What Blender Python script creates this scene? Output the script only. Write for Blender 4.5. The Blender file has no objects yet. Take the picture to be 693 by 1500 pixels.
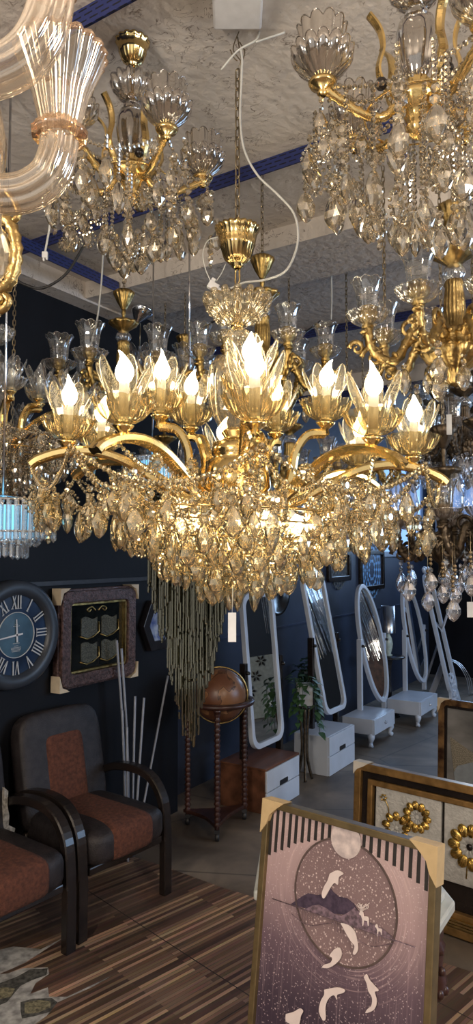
import bpy, math, random
from mathutils import Vector, Matrix
random.seed(7)
PI = math.pi
sin, cos, R = math.sin, math.cos, math.radians
SC = bpy.context.scene
COL = SC.collection
# ------------------------------------------------------------------ camera model (693 x 1500 frame)
F, EYE, PITCH, YAW = 1030.0, 1.65, R(3.22), R(-57.57)
CAM = Vector((0, 0, EYE))
RIGHT = Vector((cos(YAW), sin(YAW), 0))
FWD0 = Vector((-sin(YAW), cos(YAW), 0))
FWD = FWD0 * cos(PITCH) + Vector((0, 0, sin(PITCH)))
UP = FWD0 * -sin(PITCH) + Vector((0, 0, cos(PITCH)))
def ray(px, py): return FWD + RIGHT * ((px - 346.5) / F) + UP * ((750 - py) / F)
def P(px, py, d): return CAM + ray(px, py) * d
def on(px, py, pt, n):
    r = ray(px, py); n = Vector(n)
    return CAM + r * ((Vector(pt) - CAM).dot(n) / r.dot(n))
def fl(px, py): return on(px, py, (0, 0, 0), (0, 0, 1))
def atz(px, py, z): return on(px, py, (0, 0, z), (0, 0, 1))
def aty(px, py, y): return on(px, py, (0, y, 0), (0, 1, 0))
def atx(px, py, x): return on(px, py, (x, 0, 0), (1, 0, 0))

# ------------------------------------------------------------------ materials
def nt(name):
    m = bpy.data.materials.new(name); m.use_nodes = True
    t = m.node_tree; t.nodes.clear()
    return m, t
def N(t, typ, **kw):
    n = t.nodes.new(typ)
    for k, v in kw.items():
        if k.startswith('i_'):
            n.inputs[k[2:].replace('_', ' ')].default_value = v
        else: setattr(n, k, v)
    return n
def L(t, a, b): t.links.new(a, b)
def c4(c): return (c[0], c[1], c[2], 1)
def pm(name, col, rough=.5, metal=0, var=.25, scale=25, bump=0, bscale=None, spec=.5, coat=0, col2=None, emit=None, stretch=None):
    """principled surface whose colour wanders a little with 3-D noise"""
    m, t = nt(name)
    out = N(t, 'ShaderNodeOutputMaterial'); b = N(t, 'ShaderNodeBsdfPrincipled')
    tc = N(t, 'ShaderNodeTexCoord'); src = tc.outputs['Object']
    if stretch:
        mp = N(t, 'ShaderNodeMapping'); mp.inputs['Scale'].default_value = stretch
        L(t, src, mp.inputs['Vector']); src = mp.outputs[0]
    no = N(t, 'ShaderNodeTexNoise'); no.inputs['Scale'].default_value = scale; no.inputs['Detail'].default_value = 4
    L(t, src, no.inputs['Vector'])
    ra = N(t, 'ShaderNodeValToRGB')
    c2 = col2 or tuple(min(1, x * (1 + var)) for x in col); c1 = tuple(x * (1 - var) for x in col) if not col2 else col
    ra.color_ramp.elements[0].color = c4(c1); ra.color_ramp.elements[0].position = .35
    ra.color_ramp.elements[1].color = c4(c2); ra.color_ramp.elements[1].position = .65
    L(t, no.outputs['Fac'], ra.inputs['Fac']); L(t, ra.outputs['Color'], b.inputs['Base Color'])
    b.inputs['Roughness'].default_value = rough; b.inputs['Metallic'].default_value = metal
    b.inputs['Specular IOR Level'].default_value = spec; b.inputs['Coat Weight'].default_value = coat
    if bump:
        bp = N(t, 'ShaderNodeBump'); bp.inputs['Strength'].default_value = bump; bp.inputs['Distance'].default_value = .01
        n2 = N(t, 'ShaderNodeTexNoise'); n2.inputs['Scale'].default_value = bscale or scale * 3; n2.inputs['Detail'].default_value = 5
        L(t, src, n2.inputs['Vector']); L(t, n2.outputs['Fac'], bp.inputs['Height']); L(t, bp.outputs[0], b.inputs['Normal'])
    if emit:
        b.inputs['Emission Color'].default_value = c4(emit[0]); b.inputs['Emission Strength'].default_value = emit[1]
    L(t, b.outputs[0], out.inputs[0])
    return m
def glass(name, tint, gl=(1, 1, 1), refr=0.0, lo=.12, hi=.75, scat=0.0, rough=.04, scol=None, vs=60):
    """thin shop glass: clear body, brighter mirror edge, optional refraction and frosted scatter"""
    m, t = nt(name)
    out = N(t, 'ShaderNodeOutputMaterial')
    tc = N(t, 'ShaderNodeTexCoord'); no = N(t, 'ShaderNodeTexNoise'); no.inputs['Scale'].default_value = vs
    L(t, tc.outputs['Object'], no.inputs['Vector'])
    ra = N(t, 'ShaderNodeValToRGB')
    ra.color_ramp.elements[0].color = c4([x * .88 for x in tint]); ra.color_ramp.elements[1].color = c4(tint)
    L(t, no.outputs['Fac'], ra.inputs['Fac'])
    tr = N(t, 'ShaderNodeBsdfTransparent'); L(t, ra.outputs[0], tr.inputs['Color'])
    body = tr.outputs[0]
    if refr > 0:
        rf = N(t, 'ShaderNodeBsdfRefraction'); rf.inputs['IOR'].default_value = 1.5; rf.inputs['Roughness'].default_value = .02
        L(t, ra.outputs[0], rf.inputs['Color'])
        mx = N(t, 'ShaderNodeMixShader'); mx.inputs[0].default_value = refr
        L(t, body, mx.inputs[1]); L(t, rf.outputs[0], mx.inputs[2]); body = mx.outputs[0]
    if scat > 0:
        tl = N(t, 'ShaderNodeBsdfTranslucent'); tl.inputs['Color'].default_value = c4(scol or tint)
        df = N(t, 'ShaderNodeBsdfDiffuse'); df.inputs['Color'].default_value = c4(scol or tint)
        m2 = N(t, 'ShaderNodeMixShader'); L(t, tl.outputs[0], m2.inputs[1]); L(t, df.outputs[0], m2.inputs[2])
        mx = N(t, 'ShaderNodeMixShader'); mx.inputs[0].default_value = scat
        L(t, body, mx.inputs[1]); L(t, m2.outputs[0], mx.inputs[2]); body = mx.outputs[0]
    g = N(t, 'ShaderNodeBsdfGlossy'); g.inputs['Color'].default_value = c4(gl); g.inputs['Roughness'].default_value = rough
    lw = N(t, 'ShaderNodeLayerWeight'); lw.inputs['Blend'].default_value = .45
    mr = N(t, 'ShaderNodeMapRange'); mr.inputs['To Min'].default_value = lo; mr.inputs['To Max'].default_value = hi
    L(t, lw.outputs['Facing'], mr.inputs['Value'])
    mx = N(t, 'ShaderNodeMixShader'); L(t, mr.outputs[0], mx.inputs[0]); L(t, body, mx.inputs[1]); L(t, g.outputs[0], mx.inputs[2])
    L(t, mx.outputs[0], out.inputs[0])
    return m
def emis(name, col, s):
    m, t = nt(name); out = N(t, 'ShaderNodeOutputMaterial'); e = N(t, 'ShaderNodeEmission')
    e.inputs['Color'].default_value = c4(col); e.inputs['Strength'].default_value = s
    L(t, e.outputs[0], out.inputs[0]); return m
M = {}
M['brass'] = pm('polished_brass', (.74, .55, .24), .16, 1, .12, 14)
M['brass_old'] = pm('antique_brass', (.50, .35, .13), .3, 1, .35, 40, .25, 90)
M['gilt'] = pm('gilt_brass', (.47, .335, .14), .3, 1, .3, 40, .3, 90)
M['gold'] = pm('bright_gold', (.76, .56, .24), .24, 1, .15, 30, .15, 60)
M['bronze'] = pm('dark_bronze', (.11, .085, .06), .4, .8, .4, 40, .3, 90)
M['chrome'] = pm('chrome', (.72, .74, .78), .08, 1, .05, 10)
M['chain'] = pm('chain_metal', (.33, .27, .18), .35, 1, .2, 60)
M['amber'] = glass('amber_glass', (.94, .89, .78), (.98, .93, .80), 0, .08, .8, .11, .06, (1, .90, .68))
M['amberb'] = glass('amber_bowl_glass', (.84, .73, .50), (.96, .88, .68), 0, .08, .6, .10, .08, (.80, .64, .36))
M['clear'] = glass('clear_glass', (.86, .88, .89), (1, 1, 1), 0, .12, .85, .09, .05, (.8, .82, .82))
M['smoke'] = glass('smoky_glass', (.58, .54, .49), (.95, .93, .9), 0, .2, .9, .10, .06, (.6, .55, .5))
M['murano'] = glass('amber_rib_glass', (.93, .88, .80), (1, .95, .88), 0, .14, .85, .26, .08, (.85, .76, .64))
M['murano_rim'] = glass('peach_rim_glass', (.95, .74, .55), (1, .85, .7), 0, .15, .8, .22, .08, (.9, .62, .42))
M['crys'] = glass('champagne_crystal', (1, .95, .82), (1, .94, .78), .55, .16, .85, .07, .03, (1, .87, .6))
M['crys_s'] = glass('smoke_crystal', (.90, .86, .78), (1, .97, .9), .45, .18, .85, .07, .03, (.8, .72, .58))
M['crys_c'] = glass('clear_crystal', (.95, .97, 1), (1, 1, 1), .45, .18, .85, .06, .03, (.85, .9, 1))
M['rod'] = glass('olive_crystal_rod', (.54, .52, .43), (.80, .78, .64), .2, .12, .75, .05, .06, (.22, .21, .15))
M['bulb'] = emis('lit_candle_bulb', (1, .88, .66), 18)
M['bulb2'] = emis('lit_bowl_bulb', (1, .88, .66), 16)
M['led'] = emis('cyan_led_core', (.20, .66, 1), 1.2)
M['cream'] = pm('cream_sleeve', (.88, .85, .76), .4, 0, .08)
M['white'] = pm('white_plastic', (.75, .75, .76), .4, 0, .06)
M['wirew'] = pm('white_cable_sheath', (.66, .66, .62), .35, 0, .08)
M['black'] = pm('black_rubber', (.015, .015, .017), .5, 0, .3)
M['paper'] = pm('white_paper', (.72, .74, .76), .7, 0, .05)
M['blackwall'] = pm('black_wall_paint', (.0045, .005, .0078), .6, 0, .25, 3, .05, 60, spec=.25)
M['bluewall'] = pm('navy_wall_paint', (.033, .042, .072), .55, 0, .2, 3, .05, 60)
M['leather'] = pm('dark_brown_leather', (.022, .018, .019), .5, 0, .3, 30, .3, 160, spec=.35)
M['velvet'] = pm('rust_velvet', (.095, .031, .017), .9, 0, .35, 60, .6, 220)
M['ebony'] = pm('black_lacquered_wood', (.016, .012, .011), .22, 0, .3, 8)
M['mahog'] = pm('mahogany', (.042, .016, .012), .35, 0, .35, 12, stretch=(1, 1, .15))
M['wood'] = pm('brown_wood', (.13, .052, .028), .4, 0, .4, 14, stretch=(.12, 1, 1))
M['wlac'] = pm('white_lacquer', (.60, .66, .76), .3, 0, .05, 6)
M['mirror'] = pm('mirror_silver', (.80, .83, .85), .015, 1, .02, 3)
M['leaf'] = pm('plant_leaf', (.035, .085, .028), .45, 0, .4, 40)
M['pot'] = pm('grey_pot', (.42, .43, .44), .6, 0, .1)
M['ceramic'] = pm('celadon_ceramic', (.52, .60, .52), .2, 0, .12)
M['card'] = pm('cream_card', (.60, .50, .36), .7, 0, .08)
M['cardw'] = pm('white_card', (.66, .62, .55), .7, 0, .08)
M['goldframe'] = pm('olive_gold_frame', (.20, .15, .075), .35, .6, .15, 30)
M['stick'] = pm('grey_plastic_tube', (.27, .29, .34), .45, 0, .1)

# ------------------------------------------------------------------ mesh builder
class MB:
    def __init__(s): s.v = []; s.f = []; s.sm = []; s.M = Matrix.Identity(4)
    def add(s, vs, fs, smooth=True):
        b = len(s.v); m = s.M
        s.v += [tuple(m @ Vector(p)) for p in vs]
        s.f += [tuple(b + i for i in f) for f in fs]; s.sm += [smooth] * len(fs)
    def grid(s, fn, nu, nv, cu=True, cv=False, smooth=True, cap=(0, 0)):
        vs = [fn(i / (nu if cu else nu - 1), j / (nv if cv else nv - 1)) for j in range(nv) for i in range(nu)]
        fs = []
        for j in range(nv if cv else nv - 1):
            for i in range(nu if cu else nu - 1):
                i2 = (i + 1) % nu; j2 = (j + 1) % nv
                fs.append((j * nu + i, j * nu + i2, j2 * nu + i2, j2 * nu + i))
        if cap[0]: fs.append(tuple(range(nu - 1, -1, -1)))
        if cap[1]: fs.append(tuple((nv - 1) * nu + i for i in range(nu)))
        s.add(vs, fs, smooth)
    def lathe(s, prof, n=24, lobes=0, amp=0, smooth=True, c=(0, 0, 0), cap=(0, 0), sy=1, amps=None):
        k = len(prof)
        def fn(u, v):
            j = int(round(v * (k - 1))); r, z = prof[j]; a = 2 * PI * u
            if lobes: r *= 1 + (amps[j] if amps else amp) * abs(cos(lobes * a / 2)) - (amps[j] if amps else amp) * .6
            return (c[0] + r * cos(a), c[1] + sy * r * sin(a), c[2] + z)
        s.grid(fn, n, k, smooth=smooth, cap=cap)
    def box(s, c, d, smooth=False):
        x, y, z = [a / 2 for a in d]
        s.add([(c[0] + i * x, c[1] + j * y, c[2] + k * z) for k in (-1, 1) for j in (-1, 1) for i in (-1, 1)],
              [(0, 2, 3, 1), (4, 5, 7, 6), (0, 1, 5, 4), (2, 6, 7, 3), (0, 4, 6, 2), (1, 3, 7, 5)], smooth)
    def tube(s, pts, r, n=8, closed=False, smooth=True):
        pts = [Vector(p) for p in pts]; k = len(pts)
        rr = r if isinstance(r, (list, tuple)) else [r] * k
        T = [(pts[(i + 1) % k] - pts[i - 1]) if closed else (pts[min(i + 1, k - 1)] - pts[max(i - 1, 0)]) for i in range(k)]
        T = [t.normalized() if t.length > 1e-9 else Vector((0, 0, 1)) for t in T]
        a = Vector((0, 0, 1)) if abs(T[0].z) < .9 else Vector((1, 0, 0))
        nrm = (a - T[0] * a.dot(T[0])).normalized(); fr = []
        for t in T:
            nrm = nrm - t * nrm.dot(t)
            nrm = nrm.normalized() if nrm.length > 1e-6 else t.orthogonal().normalized()
            fr.append((nrm.copy(), t.cross(nrm)))
        def fn(u, v):
            j = int(round(v * (k if closed else k - 1))) % k; q = 2 * PI * u
            return pts[j] + (fr[j][0] * cos(q) + fr[j][1] * sin(q)) * rr[j]
        s.grid(fn, n, k, cv=closed, smooth=smooth, cap=(0, 0) if closed else (1, 1))
    def sweep(s, pts, sec, side, closed=False, smooth=False):
        """sweep a 2-D section (a along the side vector, b along the in-plane normal)"""
        pts = [Vector(p) for p in pts]; k = len(pts); side = Vector(side).normalized(); vs = []
        for i in range(k):
            t = (pts[(i + 1) % k] - pts[i - 1]) if closed else (pts[min(i + 1, k - 1)] - pts[max(i - 1, 0)])
            nn = t.normalized().cross(side).normalized()
            vs.append([pts[i] + side * a + nn * b for a, b in sec])
        m = len(sec); fs = []
        for j in range(k if closed else k - 1):
            for i in range(m):
                fs.append((j * m + i, j * m + (i + 1) % m, ((j + 1) % k) * m + (i + 1) % m, ((j + 1) % k) * m + i))
        if not closed: fs += [tuple(range(m - 1, -1, -1)), tuple((k - 1) * m + i for i in range(m))]
        s.add([p for q in vs for p in q], fs, smooth)
    def prism(s, out, y0, y1, smooth=False):
        """outline in local x,z, from depth y0 to y1"""
        k = len(out)
        s.add([(x, y, z) for y in (y0, y1) for x, z in out],
              [tuple(range(k)), tuple(range(2 * k - 1, k - 1, -1))] + [(i, i + k, (i + 1) % k + k, (i + 1) % k) for i in range(k)], smooth)
    def ring(s, out, inn, y0, y1):
        k = len(out)
        s.add([(x, y, z) for y in (y0, y1) for o in (out, inn) for x, z in o],
              [q for i in range(k) for j in [(i + 1) % k] for q in ((i, j, k + j, k + i), (2 * k + i, 3 * k + i, 3 * k + j, 2 * k + j),
               (i, 2 * k + i, 2 * k + j, j), (k + i, k + j, 3 * k + j, 3 * k + i))], False)
    def ball(s, c, r, nu=12, nv=8, sc=(1, 1, 1), smooth=True):
        s.grid(lambda u, v: (c[0] + r * sc[0] * cos(2 * PI * u) * sin(PI * (.002 + v * .996)), c[1] + r * sc[1] * sin(2 * PI * u) * sin(PI * (.002 + v * .996)), c[2] - r * sc[2] * cos(PI * v)), nu, nv, smooth=smooth)
    def sell(s, c, d, e1=.35, e2=.35, nu=28, nv=14):
        pw = lambda x, e: math.copysign(abs(x) ** e, x)
        def fn(u, v):
            a = 2 * PI * u; b = PI * (v - .5) * .9999
            return (c[0] + d[0] / 2 * pw(cos(b), e1) * pw(cos(a), e2), c[1] + d[1] / 2 * pw(cos(b), e1) * pw(sin(a), e2), c[2] + d[2] / 2 * pw(sin(b), e1))
        s.grid(fn, nu, nv)
    # crystals: flat facets
    def almond(s, p, ln, w, rot=0, flat=.5, n=8):
        cr, sr = cos(rot), sin(rot)
        lv = [(.14, 0), (.55, -.13), (1, -.44), (.93, -.66), (.55, -.88), (.08, -1)]
        vs = []
        for j, (r, z) in enumerate(lv):
            for i in range(n):
                a = 2 * PI * (i + .5 * (j % 2)) / n
                x = r * w * cos(a); y = r * w * sin(a) * flat
                vs.append((p[0] + x * cr - y * sr, p[1] + x * sr + y * cr, p[2] + z * ln))
        fs = [tuple(range(n - 1, -1, -1))]
        for j in range(len(lv) - 1):
            for i in range(n):
                a, b = j * n + i, j * n + (i + 1) % n
                c_, d_ = a + n, b + n
                fs += [(a, b, d_ if j % 2 == 0 else d_), (a, d_, c_)] if j % 2 else [(a, b, c_), (b, d_, c_)]
        s.add(vs, fs, False)
    def octo(s, p, r, rot=0, flat=.5, n=8):
        cr, sr = cos(rot), sin(rot); vs = []
        for y, k in ((-flat * r, .5), (0, 1), (flat * r, .5)):
            for i in range(n):
                a = 2 * PI * (i + .5) / n; x = r * k * cos(a); z = r * k * sin(a)
                vs.append((p[0] + x * cr - y * sr, p[1] + x * sr + y * cr, p[2] + z))
        fs = [tuple(range(n)), tuple(range(3 * n - 1, 2 * n - 1, -1))]
        for j in range(2):
            for i in range(n): fs.append((j * n + i, (j + 1) * n + i, (j + 1) * n + (i + 1) % n, j * n + (i + 1) % n))
        s.add(vs, fs, False)
    def bead(s, p, r):
        a = r * .62
        s.add([(p[0] + r * cos(PI / 3 * i), p[1] + r * sin(PI / 3 * i), p[2] + (.25 if i % 2 else -.25) * r) for i in range(6)] +
              [(p[0] + a * cos(2 * PI / 3 * i + .5), p[1] + a * sin(2 * PI / 3 * i + .5), p[2] + z * r) for z in (-.85, .85) for i in range(3)],
              [(0, 1, 6), (1, 2, 7), (2, 3, 7), (3, 4, 8), (4, 5, 8), (5, 0, 6), (1, 7, 6), (3, 8, 7), (5, 6, 8), (8, 6, 7),
               (1, 0, 9), (2, 1, 10), (3, 2, 10), (4, 3, 11), (5, 4, 11), (0, 5, 9), (1, 9, 10), (3, 10, 11), (5, 11, 9), (9, 11, 10)], False)
    def strand(s, pts, r, gap=2.2):
        pts = [Vector(p) for p in pts]; acc = 0
        for a, b in zip(pts, pts[1:]):
            l = (b - a).length
            while acc < l: s.bead(a.lerp(b, acc / l), r * random.uniform(.8, 1.15)); acc += r * gap
            acc -= l
    def chain(s, a, b, w=.008, t=.0018, lk=.024):
        a, b = Vector(a), Vector(b); d = b - a; n = max(1, int(d.length / (lk * .78))); q = d.normalized()
        e1 = q.orthogonal().normalized(); e2 = q.cross(e1)
        for i in range(n):
            c = a + d * ((i + .5) / n); e = e1 if i % 2 else e2; h = lk / 2 - w / 2
            pts = [c + q * (h + w / 2 * cos(x)) + e * (w / 2 * sin(x)) for x in (-1.57, -.8, 0, .8, 1.57)] + [c - q * (h + w / 2 * cos(x)) - e * (w / 2 * sin(x)) for x in (-1.57, -.8, 0, .8, 1.57)]
            s.tube(pts, t, 5, closed=True)
def link(o):
    COL.objects.link(o); return o
def mesh(mb, m):
    me = bpy.data.meshes.new('mesh'); me.from_pydata(mb.v, [], mb.f); me.update()
    me.polygons.foreach_set('use_smooth', mb.sm)
    me.materials.append(m if not isinstance(m, str) else M[m])
    return me
def ob(name, mb, m, parent=None, loc=None, rz=None, bevel=0, me=None):
    o = bpy.data.objects.new(name, me or mesh(mb, m)); link(o)
    if parent: o.parent = parent
    if loc is not None: o.location = loc
    if rz is not None: o.rotation_euler[2] = rz
    if bevel:
        b = o.modifiers.new('b', 'BEVEL'); b.width = bevel; b.segments = 2; b.limit_method = 'ANGLE'
    return o
def tag(o, label, cat, group=None):
    o['label'] = label; o['category'] = cat
    if group: o['group'] = group
    return o
def thing(name, label, cat, loc=(0, 0, 0), rz=0, group=None, mat=None):
    o = bpy.data.objects.new(name, None); link(o); o.empty_display_size = .05
    if mat is not None: o.matrix_world = mat
    else: o.location = loc; o.rotation_euler[2] = rz
    return tag(o, label, cat, group)
def struct(name, mb, m, **k):
    o = ob(name, mb, m, **k); o['kind'] = 'structure'; return o
def cpy(o, parent, loc=None, rz=None):
    c = o.copy(); link(c); c.parent = parent
    if loc is not None: c.location = loc
    if rz is not None: c.rotation_euler[2] = rz
    for ch in list(o.children): cpy(ch, c)
    return c
def arc(pts, k=8):
    """Catmull-Rom through the points"""
    pts = [Vector(p) for p in pts]; out = []
    for i in range(len(pts) - 1):
        p0, p1, p2, p3 = pts[max(i - 1, 0)], pts[i], pts[i + 1], pts[min(i + 2, len(pts) - 1)]
        for j in range(k):
            t = j / k
            out.append(.5 * (2 * p1 + (p2 - p0) * t + (2 * p0 - 5 * p1 + 4 * p2 - p3) * t * t + (3 * p1 - p0 - 3 * p2 + p3) * t ** 3))
    return out + [pts[-1]]
def plane_frame(origin, right, up):
    r = Vector(right).normalized(); u = Vector(up); u = (u - r * u.dot(r)).normalized(); y = u.cross(r)
    m = Matrix((r, y, u)).transposed().to_4x4(); m.translation = Vector(origin); return m
# ------------------------------------------------------------------ setting
def m_ceiling():
    m, t = nt('scratched_plaster'); out = N(t, 'ShaderNodeOutputMaterial'); b = N(t, 'ShaderNodeBsdfPrincipled'); b.inputs['Roughness'].default_value = .85
    tc = N(t, 'ShaderNodeTexCoord'); mp = N(t, 'ShaderNodeMapping'); mp.inputs['Scale'].default_value = (22, 15, 15); mp.inputs['Rotation'].default_value = (0, 0, .5)
    L(t, tc.outputs['Object'], mp.inputs[0])
    n1 = N(t, 'ShaderNodeTexNoise'); n1.inputs['Scale'].default_value = 1.2; n1.inputs['Detail'].default_value = 6; n1.inputs['Distortion'].default_value = 1.2
    L(t, mp.outputs[0], n1.inputs['Vector'])
    r1 = N(t, 'ShaderNodeValToRGB'); e = r1.color_ramp.elements
    e[0].position = .482; e[0].color = (1, 1, 1, 1); e[1].position = .50; e[1].color = (.0, .0, .0, 1); x = e.new(.518); x.color = (1, 1, 1, 1)
    L(t, n1.outputs['Fac'], r1.inputs[0])
    n2 = N(t, 'ShaderNodeTexNoise'); n2.inputs['Scale'].default_value = 9; n2.inputs['Detail'].default_value = 3; L(t, tc.outputs['Object'], n2.inputs['Vector'])
    gate = N(t, 'ShaderNodeMapRange'); gate.inputs['From Min'].default_value = .50; gate.inputs['From Max'].default_value = .56; L(t, n2.outputs['Fac'], gate.inputs['Value'])
    inv = N(t, 'ShaderNodeMath', operation='SUBTRACT'); inv.inputs[0].default_value = 1; L(t, r1.outputs[0], inv.inputs[1])
    mul = N(t, 'ShaderNodeMath', operation='MULTIPLY'); L(t, inv.outputs[0], mul.inputs[0]); L(t, gate.outputs[0], mul.inputs[1])
    n3 = N(t, 'ShaderNodeTexNoise'); n3.inputs['Scale'].default_value = 1.5; n3.inputs['Detail'].default_value = 8; L(t, tc.outputs['Object'], n3.inputs['Vector'])
    r3 = N(t, 'ShaderNodeValToRGB'); r3.color_ramp.elements[0].color = (.66, .60, .54, 1); r3.color_ramp.elements[1].color = (.80, .735, .665, 1); L(t, n3.outputs['Fac'], r3.inputs[0])
    mx = N(t, 'ShaderNodeMixRGB'); mx.inputs['Color2'].default_value = (.20, .15, .115, 1); L(t, mul.outputs[0], mx.inputs['Fac']); L(t, r3.outputs[0], mx.inputs['Color1'])
    L(t, mx.outputs[0], b.inputs['Base Color'])
    bp = N(t, 'ShaderNodeBump'); bp.inputs['Strength'].default_value = .35; bp.inputs['Distance'].default_value = .02
    n4 = N(t, 'ShaderNodeTexNoise'); n4.inputs['Scale'].default_value = 26; n4.inputs['Detail'].default_value = 6; L(t, tc.outputs['Object'], n4.inputs['Vector'])
    L(t, n4.outputs['Fac'], bp.inputs['Height']); L(t, bp.outputs[0], b.inputs['Normal']); L(t, b.outputs[0], out.inputs[0]); return m
def m_strips():
    m, t = nt('strip_vinyl'); out = N(t, 'ShaderNodeOutputMaterial'); b = N(t, 'ShaderNodeBsdfPrincipled'); b.inputs['Roughness'].default_value = .42
    tc = N(t, 'ShaderNodeTexCoord'); mp = N(t, 'ShaderNodeMapping'); mp.inputs['Rotation'].default_value = (0, 0, R(14))
    L(t, tc.outputs['Object'], mp.inputs[0])
    br = N(t, 'ShaderNodeTexBrick'); br.offset = .37; br.squash = 1
    for k, v in (('Scale', 1), ('Mortar Size', .0009), ('Brick Width', .62), ('Row Height', .0175), ('Bias', 0), ('Mortar Smooth', .1)): br.inputs[k].default_value = v
    br.inputs['Color1'].default_value = (0, 0, 0, 1); br.inputs['Color2'].default_value = (1, 1, 1, 1); br.inputs['Mortar'].default_value = (.1, .1, .1, 1)
    L(t, mp.outputs[0], br.inputs['Vector'])
    ra = N(t, 'ShaderNodeValToRGB'); e = ra.color_ramp.elements
    e[0].color = (.095, .058, .044, 1); e[1].color = (.78, .52, .33, 1); e[1].position = .97
    for p_, c_ in ((.3, (.18, .108, .076, 1)), (.55, (.28, .17, .115, 1)), (.8, (.40, .26, .175, 1))): x = e.new(p_); x.color = c_
    L(t, br.outputs['Color'], ra.inputs[0])
    gr = N(t, 'ShaderNodeTexNoise'); gr.inputs['Scale'].default_value = 6; gr.inputs['Detail'].default_value = 6
    m2 = N(t, 'ShaderNodeMapping'); m2.inputs['Scale'].default_value = (1, 25, 1); L(t, mp.outputs[0], m2.inputs[0]); L(t, m2.outputs[0], gr.inputs['Vector'])
    mx = N(t, 'ShaderNodeMixRGB', blend_type='MULTIPLY'); mx.inputs[0].default_value = .7; L(t, ra.outputs[0], mx.inputs[1]); L(t, gr.outputs['Color'], mx.inputs[2])
    du = N(t, 'ShaderNodeTexNoise'); du.inputs['Scale'].default_value = 2.2; du.inputs['Detail'].default_value = 6; L(t, tc.outputs['Object'], du.inputs['Vector'])
    dr = N(t, 'ShaderNodeMapRange'); dr.inputs['From Min'].default_value = .5; dr.inputs['From Max'].default_value = .8; dr.inputs['To Max'].default_value = .45; L(t, du.outputs['Fac'], dr.inputs['Value'])
    m3 = N(t, 'ShaderNodeMixRGB'); m3.inputs[2].default_value = (.20, .165, .14, 1); L(t, dr.outputs[0], m3.inputs[0]); L(t, mx.outputs[0], m3.inputs[1])
    # sheet joints
    b2 = N(t, 'ShaderNodeTexBrick'); b2.offset = .5
    for k, v in (('Scale', 1), ('Mortar Size', .003), ('Brick Width', .95), ('Row Height', 1.9), ('Mortar Smooth', .3)): b2.inputs[k].default_value = v
    L(t, mp.outputs[0], b2.inputs['Vector'])
    m4 = N(t, 'ShaderNodeMixRGB'); m4.inputs[2].default_value = (.03, .025, .022, 1); L(t, b2.outputs['Fac'], m4.inputs[0]); L(t, m3.outputs[0], m4.inputs[1])
    L(t, m4.outputs[0], b.inputs['Base Color']); L(t, b.outputs[0], out.inputs[0]); return m
def m_stone():
    m, t = nt('worn_stone_floor'); out = N(t, 'ShaderNodeOutputMaterial'); b = N(t, 'ShaderNodeBsdfPrincipled'); b.inputs['Roughness'].default_value = .55
    tc = N(t, 'ShaderNodeTexCoord')
    n = N(t, 'ShaderNodeTexNoise'); n.inputs['Scale'].default_value = 2.6; n.inputs['Detail'].default_value = 9; n.inputs['Distortion'].default_value = .6; L(t, tc.outputs['Object'], n.inputs['Vector'])
    ra = N(t, 'ShaderNodeValToRGB'); e = ra.color_ramp.elements; e[0].position = .3; e[0].color = (.075, .058, .046, 1); e[1].position = .72; e[1].color = (.28, .225, .17, 1); x = e.new(.5); x.color = (.155, .125, .098, 1)
    L(t, n.outputs['Fac'], ra.inputs[0])
    v = N(t, 'ShaderNodeTexVoronoi', feature='DISTANCE_TO_EDGE'); v.inputs['Scale'].default_value = 1.3; L(t, tc.outputs['Object'], v.inputs['Vector'])
    mr = N(t, 'ShaderNodeMapRange'); mr.inputs['From Max'].default_value = .012; mr.inputs['To Min'].default_value = .7; mr.inputs['To Max'].default_value = 0; L(t, v.outputs['Distance'], mr.inputs['Value'])
    mx = N(t, 'ShaderNodeMixRGB'); mx.inputs[2].default_value = (.03, .026, .024, 1); L(t, mr.outputs[0], mx.inputs[0]); L(t, ra.outputs[0], mx.inputs[1])
    L(t, mx.outputs[0], b.inputs['Base Color'])
    bp = N(t, 'ShaderNodeBump'); bp.inputs['Strength'].default_value = .25; L(t, n.outputs['Fac'], bp.inputs['Height']); L(t, bp.outputs[0], b.inputs['Normal'])
    L(t, b.outputs[0], out.inputs[0]); return m
def m_slot():
    m, t = nt('blue_slotted_steel'); out = N(t, 'ShaderNodeOutputMaterial'); b = N(t, 'ShaderNodeBsdfPrincipled'); b.inputs['Roughness'].default_value = .45
    tc = N(t, 'ShaderNodeTexCoord'); br = N(t, 'ShaderNodeTexBrick'); br.offset = .5
    for k, v in (('Scale', 1), ('Mortar Size', .006), ('Brick Width', .04), ('Row Height', .016), ('Mortar Smooth', .1)): br.inputs[k].default_value = v
    br.inputs['Color1'].default_value = br.inputs['Color2'].default_value = (.004, .006, .018, 1); br.inputs['Mortar'].default_value = (.022, .034, .15, 1)
    L(t, tc.outputs['UV'], br.inputs['Vector']); L(t, br.outputs['Color'], b.inputs['Base Color']); L(t, b.outputs[0], out.inputs[0]); return m
MC, MV, MS = m_ceiling(), m_strips(), m_stone()
def bx(name, lo, hi, m):
    b = MB(); b.box([(a + c) / 2 for a, c in zip(lo, hi)], [c - a for a, c in zip(lo, hi)]); return struct(name, b, m)
CZ, BZ, WY = 3.09, 3.0, 2.77
bx('floor', (-3, -4.6, -.1), (9.6, 3.2, 0), MS)
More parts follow.
